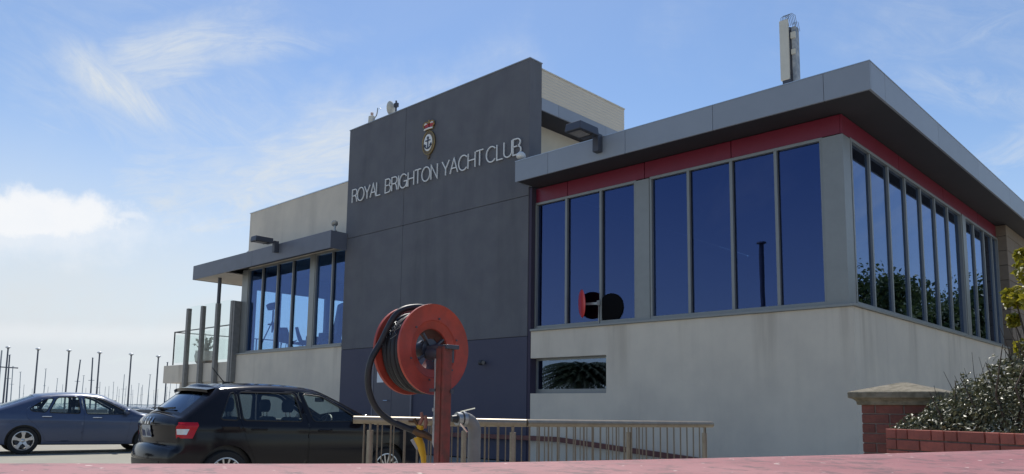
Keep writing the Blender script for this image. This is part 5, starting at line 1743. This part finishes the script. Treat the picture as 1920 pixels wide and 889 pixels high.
wp.tube([at(816, 788, 5.02), at(815.5, 830, 5.02), at(819, 845, 5.02)], [0.016, 0.020, 0.012], 10)
for y_ in (768, 784, 800):
    wp.tube([at(816.5, y_ - 3, 5.02), at(816.5, y_ + 3, 5.02)], 0.022, 8)
obj('feed_pipe', wp, mat('feed_pipe_grey', (0.50, 0.50, 0.50), 0.5, var=0.5, vscale=30), hrl, smooth=50)
# nozzle with yellow grip and coupling
nz = MB()
nz.tube([at(789, 797, 5.06), at(787, 804, 5.06), at(786, 812, 5.06)], [0.026, 0.028, 0.022], 10)
nz.tube([at(782, 819, 5.06), at(789, 835, 5.06), at(794, 856, 5.06), at(796, 885, 5.06), at(797, 900, 5.06)], [0.028, 0.027, 0.02, 0.014, 0.012], 10)
no_ = obj('nozzle', nz, YELLOW, hrl, smooth=50)
obj('coupling', MB().tube([at(776, 806, 5.05), at(786, 812, 5.05), at(800, 816, 5.05), at(812, 824, 5.04)], [0.026, 0.03, 0.024, 0.018], 10), mat('tarnished_brass', (0.16, 0.09, 0.05), 0.45, metal=0.6, var=0.6, vscale=30), hrl, smooth=40)
obj('lever', MB().tube([at(790, 773, 5.05), at(792, 784, 5.05), at(786, 797, 5.05)], [0.010, 0.014, 0.012], 8).tube([at(798, 779, 5.04), at(799, 792, 5.04), at(797, 803, 5.04)], [0.008, 0.013, 0.012], 8), mat('worn_red_lever', (0.36, 0.15, 0.11), 0.5, var=0.5, vscale=30), hrl, smooth=50)
obj('latch', MB().tube([at(766, 790, 5.05), at(779, 791, 5.05), at(795, 785, 5.05)], 0.008, 6).tube([at(776, 785, 5.05), at(783, 796, 5.05)], 0.012, 8), MATS['tarnished_brass'], hrl)
obj('clip', MB().bar(at(772, 824, 5.05), at(783, 842, 5.05), 0.014, 0.02), GALV, hrl)

# grey stand pipe with elbow
spipe = thing('stand_pipe', 'grey metal elbow pipe rising through the railing right of the red post', 'pipe', (-4.0, 3.85, 0))
ctr = at(889, 830, 5.45)
el = [Vector((ctr.x, ctr.y, 0)), Vector((ctr.x, ctr.y, 1.02))]
top_ = at(872, 785, 5.42)
dirh = (at(860, 785, 5.40) - Vector((ctr.x, ctr.y, at(889, 785, 5.45).z)))
dirh.z = 0
dirh.normalize()
zt = 1.11
for a in np.linspace(0, 90, 8):
    el.append(Vector((ctr.x, ctr.y, zt - 0.085)) + dirh * 0.085 * (1 - math.cos(R(a))) + Vector((0, 0, 0.085 * math.sin(R(a)))))
obj('elbow', MB().tube(el, 0.045, 16), GALV_DULL, spipe, smooth=60)
e_ = el[-1]
obj('collar', MB().tube([e_ - dirh * 0.005, e_ + dirh * 0.02], 0.056, 16).tube([e_ + dirh * 0.025, e_ + dirh * 0.06], 0.046, 16), GALV, spipe, smooth=40)
obj('cam_lever', MB().bar(e_ + dirh * 0.03 + Vector((0, 0, 0.05)), e_ - dirh * 0.06 + Vector((0.03, 0.0, 0.075)), 0.02, 0.008).bar(e_ + dirh * 0.03 + Vector((0.03, -0.03, -0.03)), e_ - dirh * 0.02 + Vector((0.04, -0.03, -0.09)), 0.012, 0.008), CHROME, spipe)
obj('cap', MB().tube([e_ + dirh * 0.06, e_ + dirh * 0.10], [0.03, 0.022], 12), BLACKMETAL, spipe, smooth=40)

# ------------------------------------------------------------------ ramp railings
def railing(name, label, path, zr, pitch_, posts, rail_r, bar_r, first=0.05):
    t = thing(name, label, 'railing', (path[0][0], path[0][1], 0), 'ramp railings')
    for si, (a, b) in enumerate(zip(path[:-1], path[1:])):
        A, B_ = Vector((a[0], a[1], 0)), Vector((b[0], b[1], 0))
        L = (B_ - A).length
        d = (B_ - A).normalized()
        ea, eb = (0.03 if si == 0 else -0.012), 0.03
        obj('top_rail', MB().tube([A - d * ea + Vector((0, 0, zr[si])), B_ + d * (eb if si else 0.012) + Vector((0, 0, zr[si + 1]))], rail_r, 14), BRASS, t, smooth=50)
        obj('bottom_rail', MB().bar(A + Vector((0, 0, 0.10)), B_ + Vector((0, 0, 0.10)), 0.03, 0.03), RAILBAR, t)
        k = first
        base = None
        while k < L - 0.02:
            p = A + d * k
            zt_ = zr[si] + (zr[si + 1] - zr[si]) * k / L - rail_r * 0.6
            if base is None:
                m_ = MB().tube([(0, 0, 0.10), (0, 0, zt_)], bar_r, 6)
                base = obj('baluster', m_, RAILBAR, t, local=True)
                base.location = Vector((p.x, p.y, 0)) - Vector(t.location)
            else:
                c = base.copy()
                COL.objects.link(c)
                c.parent = t
                c.location = Vector((p.x, p.y, 0)) - Vector(t.location)
            k += pitch_
    for (x, y, zp, ztop) in posts:
        obj('post', MB().tube([(x, y, 0), (x, y, zp)], 0.024, 12).tube([(x, y, zp - 0.01), (x, y, ztop)], 0.009, 8), BRASS, t, smooth=50)
    return t


railing('railing', 'front tarnished railing round the ramp, passing behind the red hose reel post', [(-4.87, 3.445), (-3.965, 4.30), (-3.80, 6.72)], (1.088, 1.080, 1.062), 0.100,
        [(-4.80, 3.51, 1.012, 1.08), (-4.03, 4.24, 1.01, 1.075), (-3.81, 6.63, 0.985, 1.05)], 0.029, 0.0068)
railing('railing', 'back railing on the far side of the ramp, seen through the front bars', [(-5.50, 4.10), (-4.93, 4.63), (-4.80, 7.10)], (1.055, 1.048, 1.035), 0.100,
        [(-4.84, 6.86, 0.96, 1.03), (-4.95, 4.60, 0.99, 1.04)], 0.022, 0.0052, 0.04)

# ------------------------------------------------------------------ curved low wall with faded red top
wall_pts = [(-2.62, -0.45), (-2.40, 0.05), (-2.19, 0.53), (-1.94, 0.87), (-1.70, 1.22), (-1.51, 1.59), (-1.27, 2.27), (-1.07, 2.93), (-0.77, 4.07), (-0.55, 4.9)]
wc, _ = smooth_curve(wall_pts, 6)
prof = [(-0.012, 0.0), (-0.012, 0.955), (-0.02, 0.965), (-0.025, 1.015), (-0.015, 1.03), (0.0, 1.035), (0.20, 1.036), (0.45, 1.034), (0.74, 1.032), (0.755, 1.015), (0.75, 0.965), (0.74, 0.955), (0.74, 0.0)]
lw = MB()
vs, fs = [], []
for i in range(len(wc)):
    a, b = wc[max(i - 1, 0)], wc[min(i + 1, len(wc) - 1)]
    tt = (b - a) / np.linalg.norm(b - a)
    nn_ = np.array([tt[1], -tt[0]])
    for (o_, z_) in prof:
        vs.append((wc[i][0] + nn_[0] * o_, wc[i][1] + nn_[1] * o_, z_))
m_ = len(prof)
for i in range(len(wc) - 1):
    for k in range(m_ - 1):
        fs.append((i * m_ + k, i * m_ + k + 1, (i + 1) * m_ + k + 1, (i + 1) * m_ + k))
fs.append(tuple(range(m_)))
fs.append(tuple((len(wc) - 1) * m_ + k for k in range(m_))[::-1])
lw.add(vs, fs)
pm_ = bpy.data.materials.new('faded_red_paint')
pm_.use_nodes = True
t_ = pm_.node_tree
b_ = t_.nodes['Principled BSDF']
b_.inputs['Roughness'].default_value = 0.62
co_ = N(t_, 'ShaderNodeTexCoord')
def mpn(sc, rot):
    m_2 = N(t_, 'ShaderNodeMapping')
    m_2.inputs['Scale'].default_value = sc
    m_2.inputs['Rotation'].default_value = (0, 0, R(rot))
    lk(t_, co_.outputs['Object'], m_2.inputs[0])
    return m_2.outputs[0]
def mixc_(fac, a, b):
    mx = N(t_, 'ShaderNodeMix', data_type='RGBA')
    lk(t_, fac, mx.inputs['Factor'])
    for s_, k in ((a, 'A'), (b, 'B')):
        if isinstance(s_, tuple):
            mx.inputs[k].default_value = (*s_, 1)
        else:
            lk(t_, s_, mx.inputs[k])
    return mx.outputs['Result']
c_ = mixc_(sstep(t_, noise(t_, mpn((1, 1, 1), 0), 2.2, 5), 0.35, 0.7), (0.275, 0.092, 0.098), (0.33, 0.130, 0.132))
c_ = mixc_(mth(t_, 'MULTIPLY', sstep(t_, noise(t_, mpn((3, 26, 3), -55), 1.6, 6, 0.65), 0.54, 0.70), 0.75), c_, (0.16, 0.075, 0.075))
c_ = mixc_(mth(t_, 'MULTIPLY', sstep(t_, noise(t_, mpn((1, 1, 1), 0), 9, 8, 0.7), 0.56, 0.70), 0.45), c_, (0.22, 0.14, 0.13))
c_ = mixc_(mth(t_, 'MULTIPLY', sstep(t_, noise(t_, mpn((1, 1, 1), 0), 13, 7, 0.72), 0.50, 0.60), 0.80), c_, (0.12, 0.06, 0.06))
c_ = mixc_(mth(t_, 'MULTIPLY', sstep(t_, noise(t_, mpn((1, 1, 1), 0), 6, 8, 0.75), 0.60, 0.70), 0.5), c_, (0.44, 0.26, 0.25))
c_ = mixc_(sstep(t_, noise(t_, mpn((1, 1, 1), 20), 24, 3, 0.5), 0.70, 0.735), c_, (0.70, 0.60, 0.52))
lk(t_, c_, b_.inputs['Base Color'])
bp2 = N(t_, 'ShaderNodeBump')
bp2.inputs['Strength'].default_value = 0.35
bp2.inputs['Distance'].default_value = 0.004
lk(t_, noise(t_, mpn((1, 1, 1), 0), 40, 6, 0.65), bp2.inputs['Height'])
lk(t_, bp2.outputs[0], b_.inputs['Normal'])
o = obj('low_wall', lw, pm_, smooth=30)
tag(o, 'curved low wall with a faded red painted top along the bottom of the view', 'wall')

# ------------------------------------------------------------------ brick pier, planter wall, planting
BW, BH, BD, JT = 0.230, 0.076, 0.110, 0.010
brick_me = {}


def brick(parent, x, y, z, ang, L=BW, m=None):
    m = m or BRICK
    k = (round(L, 3), m.name)
    if k not in brick_me:
        m_ = MB().box(-L / 2, -0.035, 0, L / 2, 0.035, BH)
        me = m_.mesh('brick')
        bm = bmesh.new()
        bm.from_mesh(me)
        bmesh.ops.bevel(bm, geom=bm.edges[:], offset=0.004, segments=1, affect='EDGES', profile=0.5)
        bm.to_mesh(me)
        bm.free()
        me.materials.append(m)
        brick_me[k] = me
    o = bpy.data.objects.new('brick', brick_me[k])
    COL.objects.link(o)
    o.parent = parent
    o.location = Vector((x, y, z)) - Vector(parent.location)
    o.rotation_euler = (0, 0, ang)
    return o


PCX, PCY = -2.31, 7.57
pier = thing('brick_pier', 'red brick gate pier with a mossy pyramid cap in front of the cream wall', 'pier', (PCX, PCY, 0))
ph = 0.285
obj('core', MB().box(PCX - ph + 0.006, PCY - ph + 0.006, 0, PCX + ph - 0.006, PCY + ph - 0.006, 1.285), MORTAR, pier)
nc = 15
for c in range(nc):
    z = 1.275 - (c + 1) * (BH + JT)
    if z < 0:
        break
    for face in range(4):
        a = R(90 * face)
        ux, uy = math.cos(a), math.sin(a)
        nx, ny = math.sin(a), -math.cos(a)
        s = -ph
        ls = [0.230, 0.230, 0.090] if c % 2 else [0.110, 0.230, 0.210]
        for L in ls:
            m_ = s + L / 2
            brick(pier, PCX + ux * m_ + nx * (ph - 0.033 + random.uniform(-.001, .001)), PCY + uy * m_ + ny * (ph - 0.033), z, a, L - 0.0)
            s += L + JT
cp = MB()
ch_ = 0.375
lv = [(ph + 0.03, 1.262), (ph + 0.036, 1.296), (ch_ - 0.03, 1.316), (ch_ - 0.002, 1.324), (ch_, 1.374), (ch_ - 0.010, 1.380), (0.03, 1.468)]
vs = []
for h_, z_ in lv:
    vs += [(PCX - h_, PCY - h_, z_), (PCX + h_, PCY - h_, z_), (PCX + h_, PCY + h_, z_), (PCX - h_, PCY + h_, z_)]
fs = [(i * 4 + k, i * 4 + (k + 1) % 4, (i + 1) * 4 + (k + 1) % 4, (i + 1) * 4 + k) for i in range(len(lv) - 1) for k in range(4)]
fs += [(3, 2, 1, 0), tuple(range(len(vs) - 4, len(vs)))]
cp.add(vs, fs)
obj('cap', cp, CAPSTONE, pier, bevel=0.006)

PA = Vector((-2.27, 6.90, 0))
PB = Vector((-0.10, 5.66, 0))
pl = thing('planter_wall', 'low red brick planter wall in front of the glossy shrub at the right', 'planter', tuple(PA))
pd = (PB - PA).normalized()
pn = Vector((pd.y, -pd.x, 0))
pang = math.atan2(pd.y, pd.x)
PLn = (PB - PA).length
ztop_ = 1.062
core = MB()
A2, B2 = PA - pn * 0.012, PB - pn * 0.012
core.add([A2 + pd * 0.006, B2, B2 - pn * 0.2, A2 + pd * 0.006 - pn * 0.2] + [p + Vector((0, 0, ztop_ - 0.012)) for p in (A2 + pd * 0.006, B2, B2 - pn * 0.2, A2 + pd * 0.006 - pn * 0.2)],
         [(0, 3, 2, 1), (4, 5, 6, 7), (0, 1, 5, 4), (1, 2, 6, 5), (2, 3, 7, 6), (3, 0, 4, 7)])
obj('core', core, MORTAR, pl)
z = ztop_ - BH
c = 0
while z > 0:
    s = 0.0
    if c % 2:
        q = PA + pd * 0.055 + pn * -0.03
        brick(pl, q.x, q.y, z, pang, BD, BRICK_LIGHT)
        s = BD + JT
    k_ = 0
    while s < PLn - 0.05:
        L = BD if (c == 0 and k_ % 3 != 2) else BW
        if s + L > PLn:
            break
        q = PA + pd * (s + L / 2) + pn * (-0.03 + random.uniform(-.002, .002))
        brick(pl, q.x, q.y, z, pang + random.uniform(-.004, .004), L, BRICK_LIGHT)
        s += L + JT
        k_ += 1
    # end face at the left
    q = PA + pn * -0.11 + pd * 0.034
    if c % 2 == 0:
        brick(pl, q.x - pn.x * 0.02, q.y - pn.y * 0.02, z, pang + R(90), BD, BRICK_LIGHT)
    z -= BH + JT
    c += 1
obj('soil', MB().add([A2 - pn * 0.2 + Vector((0, 0, 0.97)), B2 - pn * 0.2 + Vector((0, 0, 0.97)), B2 - pn * 1.6 + Vector((0, 0, 0.97)), A2 + pd * 0.5 - pn * 1.6 + Vector((0, 0, 0.97))], [(0, 1, 2, 3)]), mat('soil', (0.05, 0.035, 0.025), 0.95), pl)

# glossy dark shrub spilling over the planter
shb = thing('shrub', 'dense dark shrub with small shiny leaves spilling over the brick planter', 'shrub', (-1.5, 7.0, 0.97))


def top_h(s):
    return np.interp(s, [-0.08, 0.0, 0.25, 0.55, 0.8, 1.05, 1.4, 2.3], [1.08, 1.15, 1.30, 1.47, 1.60, 1.74, 1.95, 2.2])


n = 15000
s = rng.uniform(-0.06, 2.25, n)
v_ = rng.uniform(-0.02, 1.0, n)
th = top_h(s) + 0.05 * np.sin(s * 23 + v_ * 9) + 0.03 * np.sin(s * 51)
front = np.clip(v_ / 0.38, 0, 1)
hmax = 1.05 + (th - 1.05) * (1 - (1 - front) ** 2.2)
fz_ = rng.uniform(0, 1, n) ** 0.45
zc = 1.0 + (hmax - 1.0) * fz_ + rng.normal(0, 0.018, n)
base = np.array(PA)[None] + np.array(pd)[None] * s[:, None] - np.array(pn)[None] * (v_[:, None] * 0.85 + 0.06)
pts = base.copy()
pts[:, 2] = zc
nn = np.stack([np.full(n, pn.x * 0.5), np.full(n, pn.y * 0.5), np.full(n, 0.65)], 1)
obj('leaves', leaf_mesh('leaves', pts, nn, 0.042, 0.5, 0.12), LEAF_DARK, shb, kind='stuff')
st = MB()
for k in range(46):
    s0 = random.uniform(0.05, 2.1)
    p = PA + pd * s0 - pn * random.uniform(0.15, 0.8)
    hgt = float(top_h(s0)) - 0.05
    st.tube([Vector((p.x, p.y, 0.97)), Vector((p.x + random.uniform(-.1, .1), p.y + random.uniform(-.1, .1), (0.97 + hgt) / 2)), Vector((p.x + random.uniform(-.2, .2), p.y + random.uniform(-.2, .2), hgt))], [0.01, 0.007, 0.003], 5)
for k in range(34):
    s0 = random.uniform(0.20, 0.95)
    p = PA + pd * s0 - pn * random.uniform(0.3, 0.7)
    hgt = float(top_h(s0)) + random.uniform(0.04, 0.20)
    q = Vector((p.x + random.uniform(-.12, .12), p.y + random.uniform(-.08, .08), hgt))
    st.tube([Vector((p.x, p.y, hgt - 0.35)), (Vector((p.x, p.y, hgt - 0.35)) + q) / 2 + Vector((random.uniform(-.02, .02), 0, 0)), q], [0.004, 0.003, 0.0015], 4)
obj('stem', st, BARK, shb)

ysh = thing('yellow_shrub', 'yellow green leafy bush rising above the dark shrub at the right edge', 'shrub', (-1.05, 7.4, 0.97))
n = 1500
ctrs = [(-1.40, 7.50, 2.16, 0.10), (-1.27, 7.38, 2.36, 0.12), (-1.42, 7.5, 1.97, 0.05), (-1.18, 7.3, 2.1, 0.15), (-1.32, 7.4, 1.72, 0.09), (-1.1, 7.25, 1.75, 0.17), (-1.32, 7.45, 2.50, 0.06), (-1.12, 7.3, 2.42, 0.14)]
pts, nn = [], []
for i in range(n):
    c = ctrs[i % len(ctrs)]
    d = rng.normal(0, 1, 3)
    d /= np.linalg.norm(d)
    r_ = c[3] * rng.uniform(0.3, 1) ** 0.5
    pts.append(np.array(c[:3]) + d * r_)
    nn.append(d * 0.6 + np.array([0, 0, 0.5]))
obj('leaves', leaf_mesh('leaves', pts, nn, 0.062, 0.55, 0.2), LEAF_YEL, ysh)
st = MB()
for c in ctrs:
    st.tube([Vector((-1.2, 7.4, 0.97)), Vector((-1.22 + 0.3 * (c[0] + 1.22), 7.4, 1.5)), Vector(c[:3])], [0.016, 0.012, 0.005], 6)
obj('stem', st, BARK, ysh)

# ------------------------------------------------------------------ trees, palm and pole that the glazing mirrors
def tree(x, y, h, r_, label, seed):
    rg = np.random.default_rng(seed)
    t = thing('tree', label, 'tree', (x, y, 0), 'trees mirrored in the side glazing')
    tk = MB()
    tk.tube([(x, y, 0), (x + 0.05, y, h * 0.25), (x - 0.05, y + 0.1, h * 0.45)], [0.28, 0.22, 0.17], 10)
    cl_ = []
    for k in range(9):
        a = 2 * math.pi * k / 9 + rg.uniform(-.3, .3)
        rr = r_ * rg.uniform(0.25, 0.75)
        cpt = np.array([x + math.cos(a) * rr, y + math.sin(a) * rr, h * rg.uniform(0.42, 0.86)])
        cl_.append((cpt, r_ * rg.uniform(0.30, 0.5)))
        tk.tube([(x - 0.03, y + 0.05, h * 0.36), tuple((np.array([x, y, h * 0.4]) + cpt) / 2 + np.array([0, 0, 0.2])), tuple(cpt)], [0.12, 0.07, 0.03], 6)
    obj('trunk', tk, BARK, t, smooth=50)
    pts, nn = [], []
    for i in range(8000):
        c, cr2 = cl_[i % len(cl_)]
        d = rg.normal(0, 1, 3)
        d /= np.linalg.norm(d)
        pts.append(c + d * cr2 * rg.uniform(0.4, 1.05))
        nn.append(d)
    obj('crown', leaf_mesh('crown', pts, nn, 0.27, 0.6, 0.2), LEAF_TREE, t)


for k, (x, y, h, r_, lb) in enumerate(((-0.3, 36, 7.6, 3.3, 'green tree along the side of the club, nearest the building'), (5.0, 43, 8.8, 4.4, 'green tree along the side of the club, second from the building'),
                                      (12.0, 47, 8.9, 4.6, 'green tree beyond the side of the club, third from the building'), (3.5, 58, 10.3, 5.0, 'tall green tree farthest beyond the side of the club'),
                                      (9.5, 34, 7.0, 3.6, 'smaller green tree on the open ground beside the club'))):
    tree(x, y, h, r_, lb, 40 + k)
pm2 = thing('palm_tree', 'stout palm with arching fronds mirrored in the small window', 'palm', (-25.5, -5.5, 0))
tk = MB().tube([(-25.5, -5.5, 0), (-25.5, -5.5, 1.2), (-25.5, -5.5, 2.7)], [0.45, 0.38, 0.40], 14)
obj('trunk', tk, BARK, pm2, smooth=40)
fr = MB()
for k in range(150):
    a = 2 * math.pi * k * 0.381966 + 0.2
    up_ = 0.0 + 1.35 * (k / 150)
    L = 2.6
    sp3 = []
    for j in range(10):
        t_i = j / 9
        rr = L * t_i * math.cos(up_ * (1 - 0.35 * t_i))
        hz_ = 2.75 + L * t_i * math.sin(up_) * 0.85 - 1.35 * t_i ** 2.2
        sp3.append(Vector((-25.5 + math.cos(a) * rr, -5.5 + math.sin(a) * rr, hz_)))
    e = Vector((-math.sin(a), math.cos(a), 0))
    for j in range(1, 10):
        p = sp3[j]
        tdir = (sp3[j] - sp3[j - 1]).normalized()
        for h_ in (0, 0.5):
            q = p - (sp3[j] - sp3[j - 1]) * h_
            for sgn in (-1, 1):
                tip = q + e * sgn * 0.42 * (1 - 0.5 * j / 9) + tdir * 0.25 + Vector((0, 0, -0.10))
                fr.add([q, q + tdir * 0.13, tip], [(0, 1, 2)])
    fr.tube(sp3, [0.03 - 0.0025 * j for j in range(10)], 4)
obj('frond', fr, LEAF_PALM, pm2)
pole = thing('light_pole', 'dark street light pole mirrored in the pane next to the corner', 'pole', (-15.6, -6.0, 0))
obj('shaft', MB().tube([(-15.6, -6.0, 0), (-15.6, -6.0, 8.7)], [0.13, 0.10], 12), DARKPOLE, pole, smooth=50)
obj('cap', MB().lathe([(0, 0.1), (0.2, 0.06), (0.22, 0), (0, 0)], (-15.6, -6.0, 8.7), n=12), DARKPOLE, pole)

# ------------------------------------------------------------------ marina: capped poles, flagpole, yachts
lp_ = [(-92.6, 22.0, 6.94), (-90.4, 24.15, 6.81), (-88.1, 26.35, 6.69), (-85.85, 28.55, 6.52), (-83.5, 30.8, 6.40), (-81.5, 32.75, 6.22)]
ords = ['first', 'second', 'third', 'fourth', 'fifth', 'sixth']
lamp0 = None
for k, (x, y, zt) in enumerate(lp_):
    lbl = 'dark lamp post with a flat white head, %s from the left in the row' % ords[k]
    if lamp0 is None:
        lamp0 = thing('lamp_post', lbl, 'lamp post', (x, y, zt - 6.94), 'lamp posts along the marina')
        obj('pole', MB().tube([(0, 0, -0.8), (0, 0, 6.70)], [0.095, 0.075], 8), DARKPOLE, lamp0, local=True)
        hd = MB().lathe([(0.0, 6.74), (0.10, 6.72), (0.27, 6.78), (0.24, 6.86), (0.10, 6.94), (0, 6.95)], n=14)
        hd.v = [(p[0] * 1.0, p[1] * 1.0, p[2]) for p in hd.v]
        obj('head', hd, WHITEPL, lamp0, local=True, smooth=40)
        obj('neck', MB().tube([(0, 0, 6.66), (0, 0, 6.76)], 0.12, 8), DARKPOLE, lamp0, local=True)
    else:
        dup(lamp0, (x, y, zt - 6.94), lbl)
fp = thing('flagpole', 'pale flagpole with a dark horizontal yardarm at the left edge', 'flagpole', (-92.0, 20.9, 0))
obj('pole', MB().tube([(-93.2, 21.6, -0.3), (-93.2, 21.6, 6.5)], [0.10, 0.07], 8), MASTM, fp)
obj('yardarm', MB().tube([(-94.3, 20.6, 4.86), (-91.75, 22.75, 4.70)], 0.06, 8), DARKPOLE, fp)
obj('knob', MB().lathe([(0, -0.09), (0.09, 0), (0, 0.09)], (-91.72, 22.78, 4.70), n=8), DARKPOLE, fp)
YP = [(-178.5, 42.6), (-232.7, 57.3), (-274.5, 68.9), (-240.9, 66.1), (-327.8, 94.2), (-431.0, 127.2), (-182.0, 55.9), (-284.6, 89.4), (-411.2, 127.8), (-172.5, 56.6), (-245.5, 81.6), (-460.0, 157.5), (-445.2, 154.0), (-355.9, 124.6), (-452.6, 160.2), (-260.5, 94.3), (-433.7, 158.3), (-497.7, 183.8), (-397.2, 148.2), (-367.4, 138.9), (-446.9, 171.2), (-252.6, 98.4), (-440.3, 173.5), (-525.1, 209.3), (-489.2, 197.2), (-175.0, 71.9), (-301.6, 126.6), (-339.2, 144.2), (-276.3, 119.2), (-520.8, 155.4), (-585.7, 155.6), (-467.5, 120.5), (-504.3, 141.6), (-502.9, 161.5), (-362.0, 122.0), (-389.0, 166.7), (-416.4, 173.1), (-522.2, 187.0), (-390.4, 150.8), (-543.4, 204.1)]
yacht0 = {}
for k, (x, y) in enumerate(YP):
    near = math.hypot(x, y) < 200
    if near not in yacht0:
        t = thing('yacht', 'moored yacht with a bare mast', 'yacht', (x, y, -1.3), 'yachts moored in the marina')
        hv = []
        for xx, w, zk in ((-4.2, 1.1, 0.9), (-2, 1.5, 0.85), (1, 1.5, 0.95), (3.4, 0.8, 1.1), (4.8, 0.05, 1.25)):
            hv += [(xx, -w, zk), (xx, -w * 0.7, -0.3), (xx, w * 0.7, -0.3), (xx, w, zk)]
        hf = [(i * 4 + a, i * 4 + (a + 1) % 4, (i + 1) * 4 + (a + 1) % 4, (i + 1) * 4 + a) for i in range(4) for a in range(4)] + [(0, 1, 2, 3)]
        obj('hull', MB().add(hv, hf), HULLM, t, local=True)
        obj('cabin', MB().box(-1.6, -0.8, 0.9, 1.6, 0.8, 1.4), HULLM, t, local=True, bevel=0.1)
        rr_ = 0.17 if near else 0.13
        obj('mast', MB().tube([(0.6, 0, 1.2), (0.6, 0, 11.8)], [rr_, rr_ * 0.7], 6), DARKPOLE if near else MASTM, t, local=True)
        obj('spreader', MB().tube([(0.6, -0.6, 7.2), (0.6, 0.6, 7.2)], 0.05, 5).tube([(0.2, 0, 11.75), (0.9, 0, 11.85)], 0.05, 5), MASTM, t, local=True)
        obj('boom', MB().tube([(0.6, 0, 2.3), (-3.2, 0, 2.4)], 0.09, 6), MASTM, t, local=True)
        yacht0[near] = t
        t.rotation_euler = (R(random.uniform(-2, 2)), R(random.uniform(-2, 2)), R(random.uniform(0, 360)))
    else:
        c = dup(yacht0[near], (x, y, -1.3))
        c.rotation_euler = (R(random.uniform(-2.2, 2.2)), R(random.uniform(-2.2, 2.2)), R(random.uniform(0, 360)))
